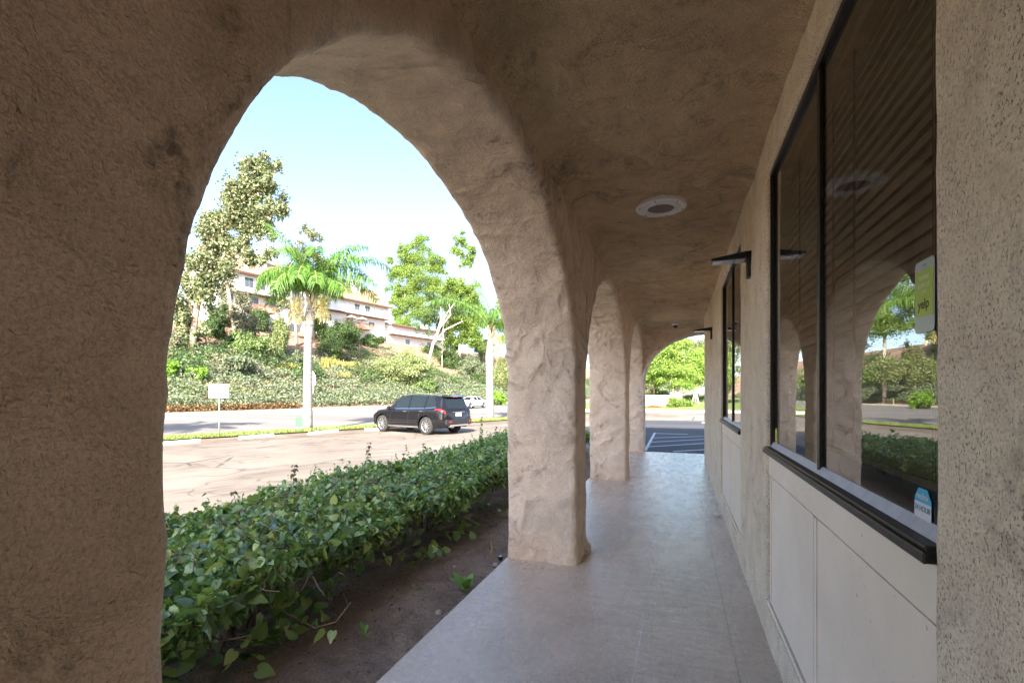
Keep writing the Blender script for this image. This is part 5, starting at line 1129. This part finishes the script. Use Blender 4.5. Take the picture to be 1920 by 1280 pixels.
rr = random.Random(2); m = MB(); x = -1.0
while x < .9: w_ = rr.uniform(.07, .14); m.box(x, x + w_ * .3, -.175, -.151, 12 * kk, 18 * kk); m.box(x + w_ * .3, x + w_, -.175, -.151, 16.6 * kk, 18 * kk); m.box(x + w_ * .3, x + w_ * .9, -.175, -.151, 12 * kk, 13.2 * kk); x += w_ + .07
m.build('lettering', mat_plain('bronze letters', (.30, .18, .09), .5), ms)
MB().box(-1.32, -1.1, -.175, -.151, 11.5 * kk, 18.5 * kk).build('emblem', mat_plain('orange emblem', (.62, .28, .06), .5), ms)
rf = np.random.default_rng(5); g = Geo(); c = at(1226, 772, DI - 1.2); blob(g, (c.x, c.y, .12), (.9, .4, .22), 500, .12, rf); t = empty('flower_bed', (c.x, c.y, 0)); tag(t, 'patch of red flowers at the foot of the pale monument sign', 'flowers'); g.build('blossoms', mat_leaf('red petal', (.45, .05, .03), (.6, .14, .07), None, .2, .6), t)
def itree(name, px, py, d, blobs, label, seed, leaf=.32, dens=1.0, mat=M_BRIGHT, r=.11):
    b0 = at(px, py, d); b0.z = .05; b1 = at(px, 735, d); b2 = at(px + 3, 705, d)
    return tree(name, b0, [([b0, b1, b2, at(px - 4, 680, d)], r, r * .4), ([b1, at(px + 12, 700, d), at(px + 22, 680, d)], r * .5, r * .2), ([b1, at(px - 12, 705, d), at(px - 22, 690, d)], r * .5, r * .2)], bl(d, *blobs), mat, M_BARK, label, 'tree', leaf, dens, seed, 'trees beyond the end arch')
M_FRESH = mat_leaf('fresh green leaf', (.12, .22, .035), (.26, .38, .07), (.38, .47, .13), .35, .5)
itree('ornamental_tree', 1271, 752, 45, [(1262, 672, 26, 20), (1285, 690, 26, 20), (1250, 690, 22, 18), (1272, 712, 28, 16), (1262, 650, 22, 16), (1295, 668, 22, 16), (1282, 645, 20, 12)], 'leafy fresh green tree in the middle of the end arch', 61, .24, 1.0, M_FRESH)
itree('ornamental_tree', 1304, 750, 47, [(1304, 690, 24, 22), (1322, 700, 24, 20), (1318, 665, 24, 20), (1300, 712, 22, 14), (1340, 690, 22, 24)], 'staked young green tree at the right of the end arch', 62, .24, 1.0, M_FRESH)
itree('ornamental_tree', 1226, 752, 49, [(1226, 690, 24, 22), (1212, 705, 22, 16), (1240, 705, 20, 18), (1232, 668, 20, 18), (1215, 680, 20, 20)], 'green tree behind the monument sign at the left of the end arch', 63, .26, 1.0, M_FRESH)
itree('tall_tree', 1262, 745, 78, [(1262, 640, 34, 24), (1230, 655, 34, 26), (1296, 655, 26, 24), (1330, 670, 34, 34), (1255, 705, 46, 26), (1210, 715, 30, 20), (1310, 715, 34, 22), (1255, 690, 40, 24), (1200, 680, 36, 30), (1190, 640, 30, 24), (1360, 650, 30, 30)], 'larger olive green tree far behind the others in the end arch', 64, .45, 1.0, M_EUC, .3)
st_t = empty('tree_stake', at(1304, 766, 46) + Vector((0, 0, 0))); st_t.location.z = .05; tag(st_t, 'white inverted V stakes around the staked tree in the end arch', 'tree stake')
MB().tube([(-.38, 0, 0), (-.02, 0, 1.45)], .05, 6).build('pole', M_WHITE, st_t); MB().tube([(.38, .1, 0), (.02, .02, 1.45)], .05, 6).build('pole', M_WHITE, st_t)
def ishrub(px, py, rx, ry, d, mat, label, seed):
    b0 = at(px, py + ry, d); b0.z = .0; k = d / FPX
    its = [(px, py, rx * .7, ry * .8)] + [(px + rx * x, py + ry * y, rx * .42, ry * .55) for x, y in ((-.5, .1), (.5, .1), (.1, -.3), (-.3, .4), (.35, .45))]
    return tree('shrub', b0, [([b0, b0 + Vector((0, 0, .4))], .04, .02)], bl(d, *its), mat, M_BARK, label, 'shrub', .16, 1.2, seed)
ishrub(1272, 757, 26, 13, 42, M_BRIGHT, 'round bright green bush right of the monument sign', 71); ishrub(1322, 752, 18, 12, 50, M_DKG, 'dark green bush at the right of the end arch behind the stakes', 72); ishrub(1228, 738, 30, 11, 50, M_PALEG, 'low pale hedge behind the monument sign', 73); ishrub(1300, 745, 20, 8, 54, M_DKG, 'dark low bush between the two staked trees', 74)
